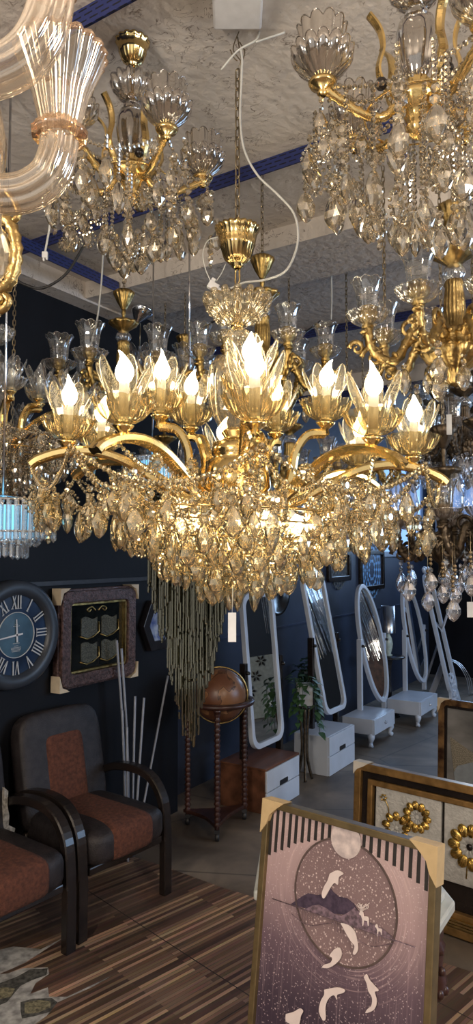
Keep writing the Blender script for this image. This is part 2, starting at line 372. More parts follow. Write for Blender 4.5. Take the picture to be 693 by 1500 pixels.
# the strip vinyl is a thin sheet lying on the stone, its edge running across the shop
b = MB(); b.prism([(0, 0)], 0, 0) if 0 else None
E1, E2 = fl(160, 1243), fl(360, 1311); ed = (E2 - E1).normalized()
a0, a1 = E1 - ed * .8, E1 + ed * 4.6
vin = [(-2.9, a0.y), (a0.x, a0.y)]
for i in range(1, 24): q = a0.lerp(a1, i / 24); vin.append((q.x + random.uniform(-.012, .012), q.y))
vin += [(a1.x, a1.y), (-2.9, a1.y)]
k = len(vin)
b.add([(x, y, z) for z in (.0005, .004) for x, y in vin], [tuple(range(k - 1, -1, -1)), tuple(range(k, 2 * k))] + [(i, (i + 1) % k, (i + 1) % k + k, i + k) for i in range(k)], False)
struct('floor_vinyl', b, MV)
# torn places in the vinyl: pale backing with grey screed showing in the middle
def patch(px, z0, z1, m, name):
    q = [fl(*p) for p in px]; k = len(q); b = MB()
    b.add([(p.x, p.y, z) for z in (z0, z1) for p in q], [tuple(range(k - 1, -1, -1)), tuple(range(k, 2 * k))] + [(i, (i + 1) % k, (i + 1) % k + k, i + k) for i in range(k)], False)
    struct(name, b, m)
MB1 = pm('vinyl_backing', (.34, .33, .31), .8, 0, .4, 30); MB2 = pm('screed', (.06, .058, .05), .9, 0, .6, 60); MB3 = pm('glue_residue', (.17, .15, .09), .9, 0, .6, 80)
patch([(-30, 1400), (20, 1388), (60, 1392), (95, 1374), (58, 1398), (36, 1412), (14, 1422), (-30, 1440)], .0041, .0046, MB1, 'floor_tear_1')
patch([(-30, 1430), (10, 1428), (34, 1420), (70, 1419), (72, 1428), (52, 1442), (44, 1458), (70, 1448), (72, 1462), (98, 1462), (160, 1433), (134, 1448), (84, 1470), (68, 1490), (40, 1510), (-30, 1520)], .0041, .0046, MB1, 'floor_tear_2')
patch([(26, 1432), (44, 1422), (70, 1420), (68, 1430), (46, 1438), (30, 1446), (10, 1470), (-10, 1478), (-20, 1450)], .0047, .005, MB2, 'floor_tear_3')
patch([(30, 1470), (48, 1465), (76, 1464), (84, 1470), (74, 1484), (52, 1490), (32, 1494), (30, 1482)], .0047, .005, MB2, 'floor_tear_4')
patch([(36, 1471), (56, 1467), (74, 1469), (74, 1478), (54, 1486), (36, 1487)], .0051, .0053, MB3, 'floor_tear_5')
patch([(-20, 1456), (4, 1448), (22, 1450), (16, 1462), (-20, 1470)], .0051, .0053, MB3, 'floor_tear_6')

bx('wall_left', (-3, WY, 0), (3.66, WY + .1, 3.3), 'blackwall')
bx('wall_back', (3.60, 2.95, 0), (9.6, 3.05, 3.3), 'bluewall')
bx('wall_return', (3.62, WY + .002, 0), (3.66, 2.96, 3.29), 'blackwall')
bx('wall_far', (9.5, -4.6, 0), (9.6, 2.95, 3.3), 'blackwall')
bx('wall_right', (-3, -4.6, 0), (9.6, -4.5, 3.3), 'bluewall')
bx('door_1', (9.44, .75, 0), (9.51, 1.85, 1.68), 'wood')
bx('trim_1', (-3, WY - .012, 1.475), (3.64, WY + .01, 1.497), pm('dado_strip', (.035, .037, .045), .4, 0, .15))
bx('trim_2', (3.66, 2.936, 1.0), (9.5, 2.955, 1.012), pm('navy_dado_strip', (.055, .07, .12), .4, 0, .15))
bx('ceiling', (-3, -4.6, CZ), (9.6, 3.05, CZ + .1), MC)
bx('ceiling_beam', (2.68, -4.6, BZ), (3.10, WY, CZ + .02), MC)
bx('ceiling_beam_side', (-3, 2.66, BZ - .01), (3.0, WY + .02, CZ + .02), MC)
bx('ceiling_beam_far', (5.25, -4.6, BZ - .04), (5.6, 2.96, CZ + .02), MC)
def slotted(name, a, c, w=.055):
    """L-section slotted steel angle, one flange flat under the ceiling, the other hanging"""
    a, c = Vector(a), Vector(c); d = (c - a); l = d.length; d.normalize(); s = Vector((0, 0, 1)).cross(d)
    b = MB(); t = .004; sec = [(0, 0), (w, 0), (w, -t), (t, -t), (t, -w), (0, -w)]
    for p in (a, c):
        b.v += [tuple(p + s * x + Vector((0, 0, z))) for x, z in sec]
    n = 6; b.f = [tuple(range(5, -1, -1)), tuple(range(6, 12))] + [(i, (i + 1) % n, (i + 1) % n + n, i + n) for i in range(n)]; b.sm = [False] * len(b.f)
    o = struct(name, b, MSL); me = o.data; uv = me.uv_layers.new()
    for lp in me.loops:
        co = me.vertices[lp.vertex_index].co; j = lp.vertex_index % n
        uv.data[lp.index].uv = ((co - a).dot(d), sec[j][0] - sec[j][1])
MSL = m_slot()
A = P(20, 66, 1.9); X1 = atz(70, 40, CZ - .002); X2 = atz(385, 234, CZ - .002); Y3 = atz(100, 360, CZ - .002)
slotted('trim_3', (X1.x, 2.62, CZ - .002), (X1.x, -3.5, CZ - .002))
slotted('trim_4', (X2.x, 2.62, CZ - .002), (X2.x, -3.5, CZ - .002))
slotted('trim_5', (-2.5, Y3.y, CZ - .06), (2.66, Y3.y, CZ - .06))
X4 = atz(520, 470, CZ - .002)
slotted('trim_6', (X4.x, 2.9, CZ - .002), (X4.x, -3.5, CZ - .002))
X5 = atz(660, 514, CZ - .1)
slotted('trim_7', (5.24, 2.9, BZ - .045), (5.24, -3.5, BZ - .045))
# far shop window with pale daylight behind it, and a second one down the long wall
def window(name, lo, hi, axis, bars):
    b = MB(); c = [(p + q) / 2 for p, q in zip(lo, hi)]; d = [q - p for p, q in zip(lo, hi)]
    w = 1 - axis
    for e in (lo, hi):
        cc = c[:]; dd = d[:]; cc[w] = e[w]; dd[w] = .06; dd[2] += .06; b.box(cc, dd)
        cc = c[:]; dd = d[:]; cc[2] = e[2]; dd[2] = .06; dd[w] += .06; b.box(cc, dd)
    for i in range(1, bars):
        cc = c[:]; dd = d[:]; cc[w] = lo[w] + d[w] * i / bars; dd[w] = .035; b.box(cc, dd)
    o = struct(name, b, pm('window_frame_paint', (.25, .30, .38), .4, 0, .1))
    g = MB(); dd = d[:]; dd[axis] = .01; g.box(c, dd)
    q = ob('pane', g, MDAY, o)
MDAY = emis('daylight_sky_pane', (.26, .48, 1), 1.0)
window('window_1', [9.47, 1.2, 1.75], [9.53, 2.80, 2.85], 0, 3)
window('window_2', [7.75, 2.92, 1.62], [9.2, 2.965, 2.75], 1, 3)
# ------------------------------------------------------------------ armchairs
def ell(w, h, k=48): return [(w * cos(2 * PI * i / k), h * sin(2 * PI * i / k)) for i in range(k)]

def armchair(loc, rz, label):
    t = thing('armchair', label, 'chair', loc, rz, 'armchairs by the black wall')
    b = MB(); b.sell((0, -.03, .36), (.47, .52, .17), .45, .3, 32, 16); ob('seat', b, 'leather', t)
    b = MB(); b.sell((.0, -.035, .363), (.27, .535, .178), .45, .22, 32, 16); ob('seat_panel', b, 'velvet', t)['label'] = 'rust velvet seat strip'
    b = MB(); b.box((0, -.02, .275), (.45, .46, .035)); ob('seat_frame', b, 'ebony', t, bevel=.006)
    def back(w, h, zc, d, e):
        b = MB(); b.M = Matrix.Translation((0, .20, .40)) @ Matrix.Rotation(R(-11), 4, 'X'); b.sell((0, 0, zc), (w, d, h), .38, .32, 40, 22) if e == 0 else b.sell((0, -.012, zc), (w, d, h), .2, .3, 24, 14)
        return b
    ob('backrest', back(.50, .56, .19, .11, 0), 'leather', t)
    ob('back_panel', back(.235, .40, .15, .105, 1), 'velvet', t)['label'] = 'rust velvet back strip'
    for sx in (-1, 1):
        x = .262 * sx
        pts = arc([(x, .23, .50), (x, .12, .545), (x, -.02, .56), (x, -.14, .535), (x, -.215, .45), (x, -.235, .33), (x, -.238, .26)], 5)
        sec = [(-.026, -.014), (-.02, -.019), (.02, -.019), (.026, -.014), (.026, .014), (.02, .019), (-.02, .019), (-.026, .014)]
        b = MB(); b.sweep(pts, sec, (1, 0, 0)); a = ob('armrest', b, 'ebony', t)
        b = MB(); b.box((x, -.238, .13), (.05, .038, .27)); ob('leg', b, 'ebony', t, bevel=.004)
        b = MB(); b.tube([(x * .86, .19, .34), (x * .86, .235, 0)], [.02, .016], 8); ob('leg', b, 'ebony', t)
    return t
armchair((2.52, 2.42, 0), R(-5), 'dark leather armchair with rust velvet strips, whole in view beside the grey tubes')
t = armchair((1.915, 2.45, 0), R(-5), 'dark leather armchair cut by the photo edge, with a torn back corner, under the clock')
b = MB(); b.prism([(.215, .60), (.235, .58), (.232, .52), (.243, .47), (.24, .43), (.275, .405), (.268, .385), (.225, .39), (.212, .44), (.216, .52)], .155, .172)
ob('torn_padding', b, pm('torn_wadding', (.28, .26, .23), .95, 0, .4, 60), t)
# ------------------------------------------------------------------ wall clock
p = aty(22, 930, 2.725); t = thing('wall_clock', 'big round navy wall clock with white Roman numerals on the black wall', 'clock', p)
RD = .262
b = MB(); b.M = Matrix.Rotation(PI / 2, 4, 'X')
b.lathe([(RD - .075, -.02), (RD - .07, .022), (RD - .05, .032), (RD - .02, .034), (RD - .004, .022), (RD, 0), (RD, -.045), (RD - .2, -.045)], 64)
ob('rim', b, pm('clock_rim', (.035, .042, .055), .4, 0, .2, 10), t)
b = MB(); b.M = Matrix.Rotation(PI / 2, 4, 'X'); b.lathe([(RD - .06, .004), (.108, .005), (.106, .007)], 64)
ob('dial', b, pm('clock_dial_navy', (.011, .030, .075), .5, 0, .35, 9), t)
b = MB(); b.M = Matrix.Rotation(PI / 2, 4, 'X'); b.lathe([(.108, .006), (.104, .008), (.002, .008)], 48)
ob('dial_centre', b, pm('clock_dial_teal', (.050, .115, .175), .5, 0, .3, 8), t)
b = MB()
for r_, w_ in ((.108, .0016), (.212, .0018)): b.ring([((r_ + w_) * cos(a), (r_ + w_) * sin(a)) for a in [2 * PI * i / 64 for i in range(64)]], [((r_ - w_) * cos(a), (r_ - w_) * sin(a)) for a in [2 * PI * i / 64 for i in range(64)]], -.012, -.0075)
for i in range(60):
    b.M = Matrix.Rotation(2 * PI * i / 60, 4, 'Y'); b.box((0, -.010, .206), (.0022, .004, .010))
ROM = ['XII', 'I', 'II', 'III', 'IIII', 'V', 'VI', 'VII', 'VIII', 'IX', 'X', 'XI']
WID = {'I': .0155, 'V': .031, 'X': .031}
for i, s in enumerate(ROM):
    b.M = Matrix.Rotation(2 * PI * i / 12, 4, 'Y') @ Matrix.Translation((0, -.010, .160))
    x = -sum(WID[c] for c in s) / 2; H = .034
    for c in s:
        wd = WID[c]; xc = x + wd / 2; x += wd
        def stroke(xa, za, xb, zb, w):
            b.prism([(xa - w, za), (xa + w, za), (xb + w, zb), (xb - w, zb)], -.001, .001)
        hw = wd / 2 - .004
        if c == 'I': stroke(xc, -H, xc, H, .0031); sr = [(xc, -H), (xc, H)]
        elif c == 'V': stroke(xc - hw, H, xc, -H, .0034); stroke(xc + hw, H, xc, -H, .0013); sr = [(xc - hw, H), (xc + hw, H)]
        else: stroke(xc - hw, H, xc + hw, -H, .0034); stroke(xc + hw, H, xc - hw, -H, .0013); sr = [(xc - hw, H), (xc + hw, H), (xc - hw, -H), (xc + hw, -H)]
        for q in sr: b.box((q[0], 0, q[1]), (.012, .002, .0034))
b.M = Matrix.Identity(4)
for z_, w_ in ((.05, .022), (.042, .04), (-.04, .04), (-.052, .028), (-.06, .06), (-.066, .06), (-.072, .056), (-.078, .05)): # rows of fine dial print
    k = int(w_ / .005)
    for i in range(k): b.box(((i - (k - 1) / 2) * .005, -.0092, z_), (.0032, .001, .0026))
ob('numerals', b, pm('clock_white_print', (.55, .57, .58), .5, 0, .06), t)
for nm, ang, ln, tl in (('hour_hand', -3, .075, .035), ('minute_hand', -96, .14, .035)):
    b = MB(); b.M = Matrix.Rotation(R(ang), 4, 'Y'); b.prism([(-.004, -tl), (.004, -tl), (.0045, 0), (.002, ln), (-.002, ln), (-.0045, 0)], -.016, -.014)
    ob(nm, b, M['white'], t)
# ------------------------------------------------------------------ ornate picture with card corners
def wallpic(px, y):
    q = [aty(a, c, y) for a, c in px]; return q
q = wallpic([(84, 863), (196, 858), (196, 990), (84, 1011)], 2.73)
cx = (q[0].x + q[1].x) / 2; cz = (q[0].z + q[1].z + q[2].z + q[3].z) / 4; W = (q[1].x - q[0].x) / 2; H = (q[0].z + q[1].z - q[2].z - q[3].z) / 4
t = thing('framed_picture', 'ornate purple-bronze framed picture of four scrolls with cream card corners', 'picture', (cx, 2.75, cz))
def rrect(w, h, r, k=6):
    o = []
    for sx, sz, a0 in ((1, 1, 0), (-1, 1, PI / 2), (-1, -1, PI), (1, -1, 1.5 * PI)):
        for i in range(k + 1):
            a = a0 + PI / 2 * i / k; o.append((sx * (w - r) + r * cos(a), sz * (h - r) + r * sin(a)))
    return o
FP = pm('purple_bronze_moulding', (.10, .058, .052), .38, .35, .55, 55, .8, 130)
for (ow, orr, iw, ir, y0, y1) in ((0, .03, .035, .05, -.03, .01), (.012, .045, .075, .03, -.05, .0)):
    b = MB(); b.ring(rrect(W - ow, H - ow, orr), rrect(W - iw, H - iw, ir), y0, y1); ob('frame', b, FP, t, bevel=.006)
b = MB(); b.ring(rrect(W - .078, H - .078, .004), rrect(W - .088, H - .088, .003), -.035, 0); ob('slip', b, M['brass_old'], t)
b = MB(); b.box((0, -.005, 0), (2 * W - .15, .012, 2 * H - .15)); ob('panel', b, pm('black_glass_panel', (.008, .010, .010), .08, 0, .3), t)
SP = pm('silver_script', (.045, .05, .04), .45, .3, .9, 160, .8, 200, col2=(.17, .17, .13))
for sx in (-1, 1):
    for sz in (-1, 1):
        b = MB(); c = (sx * W * .26 + .02, sz * H * .26 - .02); w_, h_ = W * .2, H * .19
        o = []
        for i in range(9): o.append((c[0] - w_ + 2 * w_ * i / 8, c[1] + h_ + .008 * sin(i * .8)))
        for i in range(9): o.append((c[0] + w_ - 2 * w_ * i / 8, c[1] - h_ + .008 * sin(i * .8 + 1)))
        b.prism(o, -.016, -.010); ob('scroll', b, SP, t)
        b = MB(); b.tube([(c[0] - w_ - .01, -.016, c[1] - h_ + .004), (c[0] - w_ * .3, -.016, c[1] - h_ - .014), (c[0] + w_ * .5, -.016, c[1] - h_ - .004), (c[0] + w_ + .016, -.016, c[1] - h_ + .02), (c[0] + w_ + .012, -.016, c[1] + h_ * .5)], .004, 6)
        ob('gilt_edge', b, M['brass_old'], t)
b = MB()
for sx in (-1, 1): b.tube(arc([(sx * .012, -.014, H * .52), (sx * .04, -.014, H * .6), (sx * .075, -.014, H * .55), (sx * .06, -.014, H * .50), (sx * .045, -.014, H * .55)], 4), .004, 6)
ob('crest', b, M['brass_old'], t)
for sx, sz in ((-1, 1), (1, 1), (-1, -1), (1, -1)):
    b = MB(); s = .055; f = lambda x, z: (sx * (W + .006 - x), sz * (H + .006 - z))
    b.prism([f(0, 0), f(.07, 0), f(.05, .012), f(.02, .025), f(.012, .05), f(0, .085)], -.054, .012); ob('corner_guard', b, 'card', t)
# ------------------------------------------------------------------ porcelain plate in a dark lozenge frame
p = aty(230, 915, 2.745); t = thing('plate_plaque', 'blue and white porcelain plate in a dark six-sided wall frame', 'wall plaque', p)
b = MB(); ho = [(.155 * cos(PI / 3 * i), .175 * sin(PI / 3 * i)) for i in range(6)]; b.ring(ho, [(x * .62, z * .62) for x, z in ho], -.025, .02); b.prism([(x * .7, z * .7) for x, z in ho], .005, .02); ob('frame', b, pm('black_frame', (.012, .011, .014), .3, 0, .3), t, bevel=.004)
b = MB(); b.M = Matrix.Rotation(PI / 2, 4, 'X'); b.lathe([(.105, .012), (.09, .02), (.06, .008), (.002, .006)], 40)
ob('plate', b, pm('blue_white_porcelain', (.05, .09, .28), .15, 0, 0, 16, col2=(.42, .48, .58)), t)
# ------------------------------------------------------------------ grey tubes leaning on the wall
def tubes(px0, px1, yb, yt, label, bend=0):
    a = aty(px0[0], px0[1], yb); a.z = .004
    c = aty(px1[0], px1[1], yt); b = MB(); m = a.lerp(c, .5) + RIGHT * bend
    b.tube(arc([a, m, c], 6), .0068, 8); tag(ob('plastic_tube', b, 'stick', loc=(0, 0, 0)), label, 'tube', 'grey tubes by the chair')
for i, (p0, p1, bd, lb) in enumerate([((184, 1178), (171, 938), .015, 'tallest of the grey plastic tubes standing behind the armchair'),
    ((190, 1178), (178, 950), .012, 'second tallest grey plastic tube, bowed beside the tallest'), ((199, 1178), (246, 990), .0, 'grey plastic tube slanting away from the bundle towards the crystal rods'),
    ((187, 1180), (179, 1040), 0, 'short grey plastic tube at the chair side of the bundle'), ((193, 1180), (198, 1020), 0, 'upright grey plastic tube in the middle of the bundle'),
    ((196, 1179), (211, 1022), 0, 'grey plastic tube tilted slightly out of the bundle'), ((188, 1182), (186, 1065), 0, 'shortest grey plastic tube, low in the bundle')]):
    tubes(p0, p1, 2.665 - .02 * i, 2.735 if i == 2 else 2.672 - .014 * i, lb, bd)
# ------------------------------------------------------------------ globe on a turned stand
g = P(322, 1018, 4.25); zr = g.z - .035
t = thing('floor_globe', 'antique brown globe in a turned wooden floor stand on castors', 'globe', (g.x, g.y, 0), YAW)
MG, tt = nt('antique_map'); out = N(tt, 'ShaderNodeOutputMaterial'); bs = N(tt, 'ShaderNodeBsdfPrincipled'); bs.inputs['Roughness'].default_value = .35
tc = N(tt, 'ShaderNodeTexCoord'); no = N(tt, 'ShaderNodeTexNoise'); no.inputs['Scale'].default_value = 7; no.inputs['Detail'].default_value = 7; L(tt, tc.outputs['Object'], no.inputs['Vector'])
ra = N(tt, 'ShaderNodeValToRGB'); e = ra.color_ramp.elements; e[0].position = .44; e[0].color = (.13, .05, .024, 1); e[1].position = .56; e[1].color = (.21, .095, .042, 1)
for p_, c_ in ((.475, (.16, .066, .03, 1)), (.495, (.03, .012, .008, 1)), (.515, (.27, .13, .06, 1))): x = e.new(p_); x.color = c_
L(tt, no.outputs['Fac'], ra.inputs[0]); L(tt, ra.outputs[0], bs.inputs['Base Color']); L(tt, bs.outputs[0], out.inputs[0])
b = MB(); b.ball((0, 0, 0), .158, 40, 24); s_ = ob('sphere', b, MG, t, (0, 0, g.z)); s_.rotation_euler = (.4, .1, 0)
b = MB(); b.lathe([(.172, zr - .012), (.172, zr + .012), (.208, zr + .012), (.212, zr), (.208, zr - .012), (.172, zr - .012)], 48); ob('horizon_ring', b, M['mahog'], t)
b = MB(); b.tube([(.168 * sin(a), 0, g.z + .168 * cos(a)) for a in [2 * PI * i / 40 for i in range(40)]], .005, 6, closed=True); ob('meridian', b, M['brass_old'], t)
LP = [(-.195, .05), (-.01, -.195), (.15, .135)]
for x, y in LP:
    b = MB(); pr = [(.012, .06)]
    n = 22
    for i in range(n): z = .08 + (zr - .10) * i / n; pr += [(.014, z), (.0205, z + .011), (.014, z + .022)]
    pr += [(.02, zr - .03), (.024, zr - .014), (.02, zr - .012)]
    b.lathe(pr, 10, c=(x, y, 0)); lg = ob('leg', b, M['mahog'], t)
    b = MB(); b.M = Matrix.Translation((x, y, .025)) @ Matrix.Rotation(PI / 2, 4, 'Y'); b.lathe([(.006, -.012), (.024, -.012), (.026, 0), (.024, .012), (.006, .012)], 14); b.M = Matrix.Identity(4); b.box((x, y, .055), (.03, .03, .02)); ob('caster', b, 'black', lg)
b = MB(); tri = []
for i in range(3):
    x, y = LP[i]; tri += [(x * 1.15, y * 1.15)]
o2 = []
for i in range(3):
    a, c = Vector(tri[i]), Vector(tri[(i + 1) % 3])
    for k in range(6): p2 = a.lerp(c, k / 6); o2.append(tuple(p2 * (1 - .25 * sin(PI * k / 6))))
k = len(o2); b.add([(x, y, z) for z in (.07, .092) for x, y in o2], [tuple(range(k - 1, -1, -1)), tuple(range(k, 2 * k))] + [(i, (i + 1) % k, (i + 1) % k + k, i + k) for i in range(k)], False)
ob('base_shelf', b, M['mahog'], t, bevel=.004)
# ------------------------------------------------------------------ cheval mirrors
def rr(w, h): return lambda: rrect(w, h, min(w, h) * .35, 7)
def cheval(x0, x1, yf, dp, h, legs, label, mpx, mw, mh, tilt, oval, bodymat, mdp, handle, top=None, rot=0, post='wlac'):
    xc = (x0 + x1) / 2; w = x1 - x0; yc = yf + dp / 2
    t = thing('cheval_mirror', label, 'mirror', (xc, yc, 0), rot, 'white cheval mirrors with drawer bases')
    b = MB(); b.box((0, 0, legs + h / 2), (w, dp, h)); ob('cabinet', b, bodymat, t, bevel=.004)
    if top: b = MB(); b.box((0, 0, legs + h + .006), (w + .015, dp + .02, .014)); ob('cabinet_top', b, top, t, bevel=.003)
    nd = 2 if handle == 'slot' else 1
    for i in range(nd):
        hh = h / nd; zc = legs + hh * (i + .5)
        b = MB(); b.box((0, -dp / 2 - .007, zc), (w - .004, .014, hh - .006)); d = ob('drawer', b, 'wlac', t, bevel=.002)
        if handle == 'slot':
            if i == 1: b = MB(); b.prism(rrect(.055, .016, .008), -dp / 2 - .0155, -dp / 2 - .006); b.M = Matrix.Identity(4); hd = ob('handle', b, 'black', d, (0, 0, zc - hh / 2 + .02)); hd['label'] = 'dark cut-out handle slot'
        else:
            b = MB(); b.ball((0, -dp / 2 - .022, zc), .012, 10, 6); b.tube([(0, -dp / 2 - .01, zc), (0, -dp / 2 - .02, zc)], .006, 6); b.prism([(-.018, zc), (0, zc + .018), (.018, zc), (0, zc - .018)], -dp / 2 - .017, -dp / 2 - .012); ob('knob', b, 'chrome', d)
    if legs > .03:
        for sx in (-1, 1):
            for sy in (-1, 1):
                b = MB(); bx_, by_ = sx * (w / 2 - .03), sy * (dp / 2 - .03)
                b.tube(arc([(bx_, by_, legs + .005), (bx_ + sx * .018, by_ + sy * .01, legs * .75), (bx_ + sx * .006, by_, legs * .35), (bx_ + sx * .03, by_ + sy * .012, .012)], 4), [.028, .03, .031, .03, .028, .025, .022, .019, .017, .017, .019, .021, .022], 8); ob('leg', b, 'wlac', t)
    m = aty(mpx[0], mpx[1], yc + mdp); ml = Matrix.Rotation(-rot, 3, 'Z') @ (m - Vector((xc, yc, 0)))
    TM = Matrix.Translation(ml) @ Matrix.Rotation(R(-tilt), 4, 'X')
    if oval: oo, ii, gg = ell(mw, mh), ell(mw - .04, mh - .04), ell(mw - .038, mh - .038)
    else: oo, ii, gg = rrect(mw, mh, .09), rrect(mw - .036, mh - .036, .065), rrect(mw - .034, mh - .034, .066)
    b = MB(); b.M = TM; b.ring(oo, ii, -.018, .018); ob('mirror_frame', b, 'wlac', t, bevel=.004)
    b = MB(); b.M = TM; b.prism(gg, -.002, .008); ob('mirror_glass', b, 'mirror', t)
    for sx in (-1, 1):
        b = MB(); px_ = sx * (mw + .028); hz = ml.z
        b.box((ml.x + px_, ml.y, (hz + .06 + legs + h * .3) / 2), (.035, .045, hz + .06 - legs - h * .3)); b.tube([(ml.x + px_, ml.y, hz), (ml.x + sx * (mw - .01), ml.y, hz)], .01, 8)
        ps = ob('post', b, post, t, bevel=.003)
        b = MB(); b.tube([(ml.x + px_, ml.y - .022, hz), (ml.x + px_, ml.y - .045, hz)], [.014, .012], 8); ob('knob', b, 'ebony', ps)
    return t
t1 = cheval(3.90, 4.34, 2.265, .34, .27, 0, 'cheval mirror with rounded corners on a brown wooden base with two white drawers', (384, 978), .215, .52, 5, 0, M['wood'], .06, 'slot', M['wood'], post='ebony')
t2 = cheval(4.80, 5.27, 2.255, .28, .285, 0, 'tall tilted rounded cheval mirror on an all-white two-drawer base', (474, 941), .20, .55, 11, 0, M['wlac'], .08, 'slot', post='ebony')
t3 = cheval(5.68, 6.17, 2.25, .28, .13, .105, 'oval cheval mirror on curved white legs nearer the globe, plant leaves at its foot', (545, 941), .27, .55, 11, 1, M['wlac'], .10, 'knob')
t4 = cheval(6.58, 7.10, 2.14, .32, .13, .105, 'oval cheval mirror on curved white legs, the farther one next to the silver lamp', (607, 927), .28, .52, 10, 1, M['wlac'], .14, 'knob')
# carved white mirror leaning at the end
p = fl(668, 1030); t = thing('carved_mirror', 'narrow white mirror with a carved scrolled foot leaning at the end of the row', 'mirror', (p.x, p.y, 0), R(4))
TM = Matrix.Rotation(R(-12), 4, 'X'); b = MB(); b.M = TM @ Matrix.Translation((0, 0, .77)); b.ring(rrect(.19, .66, .12), rrect(.135, .60, .09), -.02, .02); ob('mirror_frame', b, 'wlac', t, bevel=.005)
b = MB(); b.M = TM @ Matrix.Translation((0, 0, .77)); b.prism(rrect(.14, .61, .09), 0, .01); ob('mirror_glass', b, 'mirror', t)
b = MB(); b.M = TM; b2 = MB(); b2.M = TM
for i in range(60):
    z = random.uniform(.02, .3) if i < 42 else random.uniform(1.36, 1.5); x = random.uniform(-.2, .2) * (1 - .6 * (z / .3 if z < .5 else .6))
    (b if z < 1 else b2).ball((x, random.uniform(-.03, .01), z), random.uniform(.016, .034), 8, 5, (1, .6, 1))
b.prism([(-.2, .0), (.2, .0), (.17, .12), (.1, .2), (-.1, .2), (-.17, .12)], -.015, .015); b2.prism([(-.1, 1.36), (.1, 1.36), (.05, 1.48), (-.05, 1.48)], -.012, .012)
ob('foot_carving', b, 'wlac', t); ob('crest_carving', b2, 'wlac', t)
b = MB(); b.tube([(.12, .02, 1.2), (.16, .42, .0)], .014, 6); ob('strut', b, 'wlac', t)
# loose white slat and bent wires between the last mirrors
p = fl(600, 1040); b = MB(); b.box((0, 0, .28), (.07, .02, .56)); 
o = tag(ob('white_slat', b, 'wlac', loc=(p.x + .62, p.y - .02, .01), bevel=.004), 'white painted slat leaning between the last oval mirror and the carved mirror', 'slat'); o.rotation_euler = (0, R(26), R(-40))
t = thing('wire_stand', 'low stand of three bent pale wires behind the last drawer base', 'stand', (p.x + 1.0, p.y - .25, 0), YAW)
for i in range(3):
    b = MB(); b.tube(arc([(-.16 + .02 * i, .03 * i, .42), (-.02 + .025 * i, .03 * i, .36), (.08 + .03 * i, .03 * i, .2), (.11 + .03 * i, .03 * i, .0)], 6), .006, 6); ob('wire', b, 'chrome', t)
# ------------------------------------------------------------------ plants
def leaf(b, p, d, ln, w, droop=.5):
    d = Vector(d).normalized(); s = d.cross(Vector((0, 0, 1)))
    s = s.normalized() if s.length > .05 else Vector((1, 0, 0)); n = s.cross(d); vs = []; p = Vector(p)
    pr = [(0, .0), (.12, .75), (.35, 1), (.65, .7), (.9, .22), (1, 0)]
    for u, q in pr:
        c = p + d * (u * ln) - Vector((0, 0, droop * ln * u * u))
        vs += [c - s * (w * q) + n * (.12 * w * q), c - n * .0, c + s * (w * q) + n * (.12 * w * q)]
    fs = []
    for i in range(5):
        for j in range(2): a = i * 3 + j; fs.append((a, a + 1, a + 4, a + 3))
    b.add(vs, fs, True)
def plant(name, label, loc, hz, potr, n, spread, trail, sq):
    t = thing(name, label, 'plant', loc, YAW)
    b = MB()
    if sq: b.box((0, 0, hz + .075), (2 * potr, 2 * potr, .15))
    else: b.lathe([(.0, hz), (potr * .7, hz), (potr, hz + .13), (potr * .92, hz + .13), (potr * .85, hz + .1), (0, hz + .1)], 20)
    ob('pot', b, 'pot', t, bevel=.003)
    b = MB(); st = MB()
    for i in range(n):
        a = random.uniform(0, 2 * PI); e = random.uniform(-.2, 1.1); r_ = random.uniform(.02, spread)
        q = Vector((r_ * cos(a), r_ * sin(a), hz + .15 + r_ * e)); leaf(b, q, (cos(a), sin(a), random.uniform(-.3, .8)), random.uniform(.045, .075), random.uniform(.018, .027))
        if i % 2 == 0: st.tube([(0, 0, hz + .1), tuple(q * 1.0)], .002, 4)
    for i in range(trail):
        a = random.uniform(-2.6, .4); q = Vector(((potr + .022) * cos(a), (potr + .022) * sin(a), hz + .155)); L_ = random.uniform(.15, .38); pts = [q.copy()]
        for k in range(6):
            q = q + Vector((cos(a) * .006, sin(a) * .006, -L_ / 6)); pts.append(q.copy())
            leaf(b, q, (cos(a + random.uniform(-1.5, 1.5)), sin(a + random.uniform(-1, 1)), -.1), random.uniform(.045, .072), random.uniform(.019, .028))
        st.tube(pts, .002, 4)
    ob('foliage', b, 'leaf', t); ob('stem', st, 'leaf', t)
    return t
def stand(label, loc, hz, r_):
    t = thing('plant_stand', label, 'stand', loc, YAW)
    b = MB(); b.lathe([(0, hz - .02), (r_, hz - .02), (r_ + .006, hz - .01), (r_, hz), (0, hz)], 24); ob('top', b, 'ebony', t)
    for i in range(3):
        a = 2 * PI * i / 3 + .5; b = MB(); b.tube(arc([(r_ * .7 * cos(a), r_ * .7 * sin(a), hz - .02), (r_ * .35 * cos(a), r_ * .35 * sin(a), hz * .55), (r_ * .5 * cos(a), r_ * .5 * sin(a), hz * .25), (r_ * 1.1 * cos(a), r_ * 1.1 * sin(a), .006)], 5), .011, 6); ob('leg', b, 'bronze', t)
p = fl(434, 1150); stand('black plant stand between the first two cheval mirrors', (4.635, 2.36, 0), .54, .058)
plant('potted_plant', 'trailing green plant in a square grey pot between the first two cheval mirrors', (4.635, 2.36, 0), .541, .055, 26, .085, 7, 1)
p = Vector((5.47, 2.77, 0)); stand('black plant stand behind the oval mirror, mostly covered by leaves', p, .50, .058)
plant('potted_plant', 'bushy trailing green plant between the white two-drawer mirror and the oval mirror', p, .501, .06, 44, .10, 14, 0)
